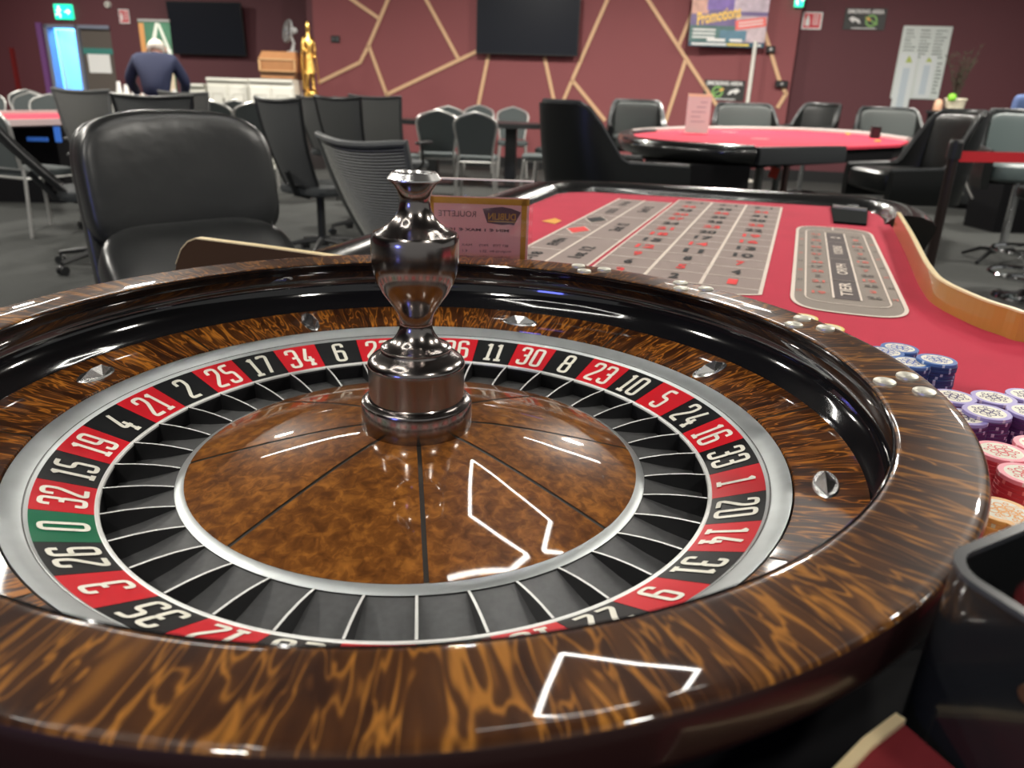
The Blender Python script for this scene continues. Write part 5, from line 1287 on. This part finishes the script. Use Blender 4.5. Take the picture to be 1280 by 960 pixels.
b = B(); b.T = frame((.08, -.006, top-.36), (1, 0, 0), (0, 0, 1)); b.box(-.1, .12, -.01, .01, 0, .001); b.box(-.08, .1, -.045, -.03, 0, .001); b.build('print_line', PAPER, t, False)

# gilded statue on a dark plinth
ps = dep(389, 120, 10.9); k = 10.9/FPX
zt_ = dep(389, 27, 10.9).z; zb_ = dep(389, 124, 10.9).z; Hs = zt_-zb_
t = thing('statue', 'slim gilded statue of a standing robed warrior at the wall corner', 'statue', (ps.x, ps.y, zb_-.0), face(-60))
SV = [(0,0,.50),(0,0,.60),(0,0,.72),(0,.0,.80),(0,0,.845),(0,.005,.90),(0,.0,.95),(0,0,.985)]; SR = [.060,.052,.066,.035,.024,.040,.030,.008]; SE = [(i, i+1) for i in range(7)]
for s_ in (-1, 1):
    n = len(SV); SV += [(s_*.075, 0, .755), (s_*.10, .01, .63), (s_*.055*1, .075, .60 if s_ > 0 else .52)]; SR += [.028, .021, .018]; SE += [(2, n), (n, n+1), (n+1, n+2)]
    n = len(SV); SV += [(s_*.042, .0, .42), (s_*.05, .02*s_, .27), (s_*.055, 0, .14), (s_*.06, .04, .115)]; SR += [.042, .030, .022, .018]; SE += [(0, n), (n, n+1), (n+1, n+2), (n+2, n+3)]
sc_ = Hs
skin_figure('figure', [(x*sc_*.85, y*sc_*.9, z*sc_) for x, y, z in SV], SE, [r*sc_*.85 for r in SR], GOLD, t, 2)
b = B(); b.lathe([(.040*sc_, .58*sc_), (.048*sc_, .50*sc_), (.062*sc_, .38*sc_), (.072*sc_, .33*sc_), (.066*sc_, .335*sc_), (.036*sc_, .5*sc_)], 22); 
b.v = [(x*(1+.10*math.sin(9*math.atan2(y, x))), y*(1+.10*math.sin(9*math.atan2(y, x))), z) for x, y, z in b.v]; b.build('skirt', GOLD, t)
b = B(); b.tube([(-.08*sc_, .03, .62*sc_), (-.12*sc_, .02, .2*sc_)], .008, 6); b.tube([(.05*sc_, -.06, .78*sc_), (.075*sc_, -.07, .45*sc_), (.06*sc_, -.06, .12*sc_)], [.015, .028, .015], 8); b.build('sword_and_cape', GOLD, t)
b = B(); b.T = Matrix.Translation((0, 0, .06*sc_)); b.sq(.095*sc_, .085*sc_, .065*sc_, .8, .8, 26, 14, lambda p: p*(1+.18*noise.noise(p*18))); b.build('rock_base', GOLD, t)
b = B(); b.box(-.11, .11, -.10, .10, -zb_, -.0); o = b.build('plinth', mat('dark_plinth', (.02, .015, .015), .5), t, False)

# ================================================================== right: dark sideboard, plant, post, rods, stool, blue thing
a = dep(1160, 138, 9.3); c = dep(1240, 140, 8.9); dv = Vector((c.x-a.x, c.y-a.y, 0)); ln = dv.length
t = thing('sideboard', 'black sideboard under the whiteboard carrying the potted plant', 'sideboard', (a.x, a.y, 0), math.atan2(dv.y, dv.x)); hS = a.z
b = B(); b.box(0, ln, 0, .4, 0, hS-.03); b.build('body', SLAB, t, False); b = B(); b.box(-.02, ln+.02, -.02, .42, hS-.03, hS, .004); b.build('top', BLKPL, t, False)
for i in range(2): b = B(); b.box(ln*i/2+.02, ln*(i+1)/2-.02, -.015, 0, .06, hS-.08); b.build('door', BLKPL, t, False)
pp = dep(1192, 137, 9.3)
t = thing('potted_plant', 'dusky feathery plant in a white pot on the black sideboard', 'plant', (pp.x, pp.y, hS+.001))
k = 9.3/FPX
b = B(); b.lathe([(0, .015), (.085, .012), (.10, .02), (.115, .115), (.125, .13), (.12, .145), (.105, .14), (.10, .02)], 28); b.build('pot', mat('cream_pot', (.78, .72, .55), .4), t)
b = B(); b.lathe([(0, .125), (.108, .13)], 24); b.build('soil', mat('soil', (.03, .02, .012), .9), t)
rr = random.Random(11)
bs = B(); bl = B()
for i in range(16):
    a = rr.uniform(0, 2*pi); L_ = rr.uniform(.32, .62); out = rr.uniform(.05, .24)
    pts = [Vector((.02*math.cos(a), .02*math.sin(a), .12)), Vector((out*.4*math.cos(a), out*.4*math.sin(a), .12+L_*.5)), Vector((out*math.cos(a)+.03, out*math.sin(a), .12+L_))]
    bs.tube(pts, [.005, .004, .002], 5)
    for j in range(26):
        f = rr.uniform(.3, 1); p = pts[0].lerp(pts[1], f*2) if f < .5 else pts[1].lerp(pts[2], f*2-1)
        d = Vector((rr.uniform(-1, 1), rr.uniform(-1, 1), rr.uniform(.1, 1))).normalized(); e = d.orthogonal().normalized(); l_ = rr.uniform(.03, .06)
        bl.add([p, p+d*l_*.5+e*.006, p+d*l_, p+d*l_*.5-e*.006], [(0, 1, 2, 3)])
bs.build('stems', mat('dry_stem', (.05, .04, .025), .8), t); o = bl.build('foliage', mat('dusky_leaf', (.030, .030, .014), .8, var=.5, vscale=8), t, False); o['kind'] = 'stuff'
o = B().sq(.045, .04, .045, .8, .8, 18, 10).build('lime_ball', mat('lime_green', (.25, .65, .05), .5), None); o.location = (pp.x-.0, pp.y-.125, hS+.17)
o.location = dep(1190, 122, 9.13); tag(o, 'bright lime green ball resting against the white pot', 'ball')
p = dep(1175, 129, 9.25); o = B().lathe([(0, .13), (.03, .125), (.045, .10), (.05, .02), (.045, 0), (0, 0)], 20).build('peach_jar', mat('peach_jar', (.65, .38, .25), .5), None); o.location = (p.x-.02, p.y, hS+.001); tag(o, 'small peach-coloured jar left of the white pot', 'jar')

# retractable barrier post with red belt
q = dep(1196, 178, 3.45)
t = thing('barrier_post', 'slim dark barrier post with a red belt running right, beyond the table corner', 'barrier', (q.x, q.y, 0)); hp = q.z
PM_ = mat('post_brown', (.045, .032, .03), .28, .6)
b = B(); b.cyl((0, 0, .02), (0, 0, hp-.05), .022, seg=18); b.build('pole', PM_, t)
b = B(); b.lathe([(0, .05), (.04, .045), (.16, .02), (.17, 0), (0, 0)], 32); b.build('base', PM_, t)
b = B(); b.cyl((0, 0, hp-.07), (0, 0, hp+.0), .030, seg=18); b.lathe([(.030, hp), (.022, hp+.01), (0, hp+.012)], 18); b.build('belt_cassette', BLKPL, t)
zb = dep(1196, 196, 3.45).z; e = dep(1330, 201, 3.6); e = Vector((e.x-q.x, e.y-q.y, 0))
b = B(); b.add([(.03, 0, zb-.023), (e.x, e.y, zb-.023), (e.x, e.y, zb+.023), (.03, 0, zb+.023), (.03, .002, zb-.023), (e.x, e.y+.002, zb-.023), (e.x, e.y+.002, zb+.023), (.03, .002, zb+.023)], [(0,1,2,3),(5,4,7,6),(3,2,6,7),(0,4,5,1)]); b.build('red_belt', mat('belt_red', (.62, .02, .03), .6), t, False)
t = thing('folding_stand', 'thin folding metal stand with crossed legs behind the barrier post', 'stand', fl(1205, 200, 6.3))
F0 = t.location
def seg_(u0, v0, u1, v1, d0=6.3, d1=6.3): return [dep(u0, v0, d0)-F0, dep(u1, v1, d1)-F0]
for s4 in ((1189, 180, 1216, 150, 6.3, 6.4), (1196, 203, 1216, 248, 6.3, 6.2), (1196, 203, 1203, 243, 6.3, 6.7), (1189, 180, 1197, 205, 6.3, 6.3)):
    b = B(); b.tube(seg_(*s4), .010, 8); b.build('rod', SILVP, t)
t.location.z = 0
# chrome bar stools at the right edge
for i, (u, v, d, lab) in enumerate(((1275, 372, 3.95, 'chrome bar stool base with foot ring at the right edge, nearer'),)):
    p = onz(u+6, v, 0.0)
    t = thing('bar_stool', lab, 'stool', (p.x, p.y, 0))
    b = B(); b.lathe([(0, .06), (.03, .055), (.06, .03), (.19, .012), (.20, 0), (0, 0)], 40); b.build('base', CHROME, t)
    b = B(); b.cyl((0, 0, .05), (0, 0, .62), .026, seg=20); b.build('column', CHROME, t)
    b = B(); b.lathe([(.035, .0), (.035, .05), (.026, .06)], 20); b.T = Matrix.Identity(4); b.v = [(x, y, z+.10) for x, y, z in b.v]; b.build('collar', CHROME, t)
    for zz, rr_, nm in ((.15, .24, 'lower_ring'), (.30, .25, 'foot_ring')):
        b = B(); b.tube([(rr_*math.cos(2*pi*j/32), rr_*math.sin(2*pi*j/32), zz) for j in range(32)], .013, 8, closed=True); b.tube([(0, 0, zz), (-rr_, 0, zz)], .01, 8); b.build(nm, CHROME, t)
    b = B(); b.T = Matrix.Translation((0, 0, .66)); b.sq(.19, .19, .05, .5, .9, 28, 10); b.build('seat', LEATH, t)
p = dep(1277, 132, 7.4); o = B().sq(.09, .05, .12, .6, .6, 20, 12).build('blue_bag', mat('denim_blue', (.08, .13, .28), .8), None)
o.location = (p.x, p.y, p.z-.02); tag(o, 'small blue bag cut by the right edge, on the dark ledge', 'bag')
o2 = thing('side_ledge', 'dark ledge at the right edge carrying the blue bag', 'ledge', (p.x+.26, p.y, 0))
b = B(); b.box(-.35, .6, -.15, .3, 0, p.z-.141); b.build('body', SLAB, o2, False)

# ================================================================== ceiling light tubes: honeycomb outlines
def tubes(label, pts, z=2.885, wdt=.026):
    t = thing('tube_light', label, 'ceiling light', (pts[0][0], pts[0][1], z), 0, 'outline tube lights under the ceiling')
    for (x0, y0), (x1, y1) in zip(pts, pts[1:]):
        b = B(); b.cyl((x0-pts[0][0], y0-pts[0][1], 0), (x1-pts[0][0], y1-pts[0][1], 0), wdt/2, seg=8); b.build('tube', LED, t)
    for x, y in (pts[0], pts[-1]):
        b = B(); b.cyl((x-pts[0][0], y-pts[0][1], .015), (x-pts[0][0], y-pts[0][1], CEIL-z), .006, seg=6); b.build('hanger', BLKPL, t)
LAB = 'white tube light outline under the ceiling above the wheel'
tubes('white crooked outline tube light directly above the wheel', [(1.06,1.24),(.91,1.17),(1.08,1.54),(.86,1.77),(.59,2.13),(.47,1.57),(.41,1.26),(.61,1.15),(.78,1.08),(.62,.93),(.19,.80)])
tubes('slim white double tube light ahead on the left', [(-2.05,4.32),(-1.43,4.09),(-.8,3.86),(-.82,3.80),(-1.45,4.03),(-2.05,4.32)])
tubes('slim white double tube light ahead on the right', [(1.60,4.43),(1.98,4.26),(2.42,4.30),(2.42,4.38),(1.98,4.34),(1.60,4.43)])
tubes('bent white tube light near the far right wall', [(3.1,8.6),(3.46,8.01),(3.88,7.3),(3.3,6.8)])
tubes('bent white tube light near the far left', [(-4.6,7.0),(-4.08,7.41),(-3.84,7.73),(-4.0,8.4)])
tubes("closed white hexagon tube light behind the photographer's left", [(-1.6,-.6),(-1.1,-.9),(-.6,-.6),(-.6,0),(-1.1,.3),(-1.6,0),(-1.6,-.6)])
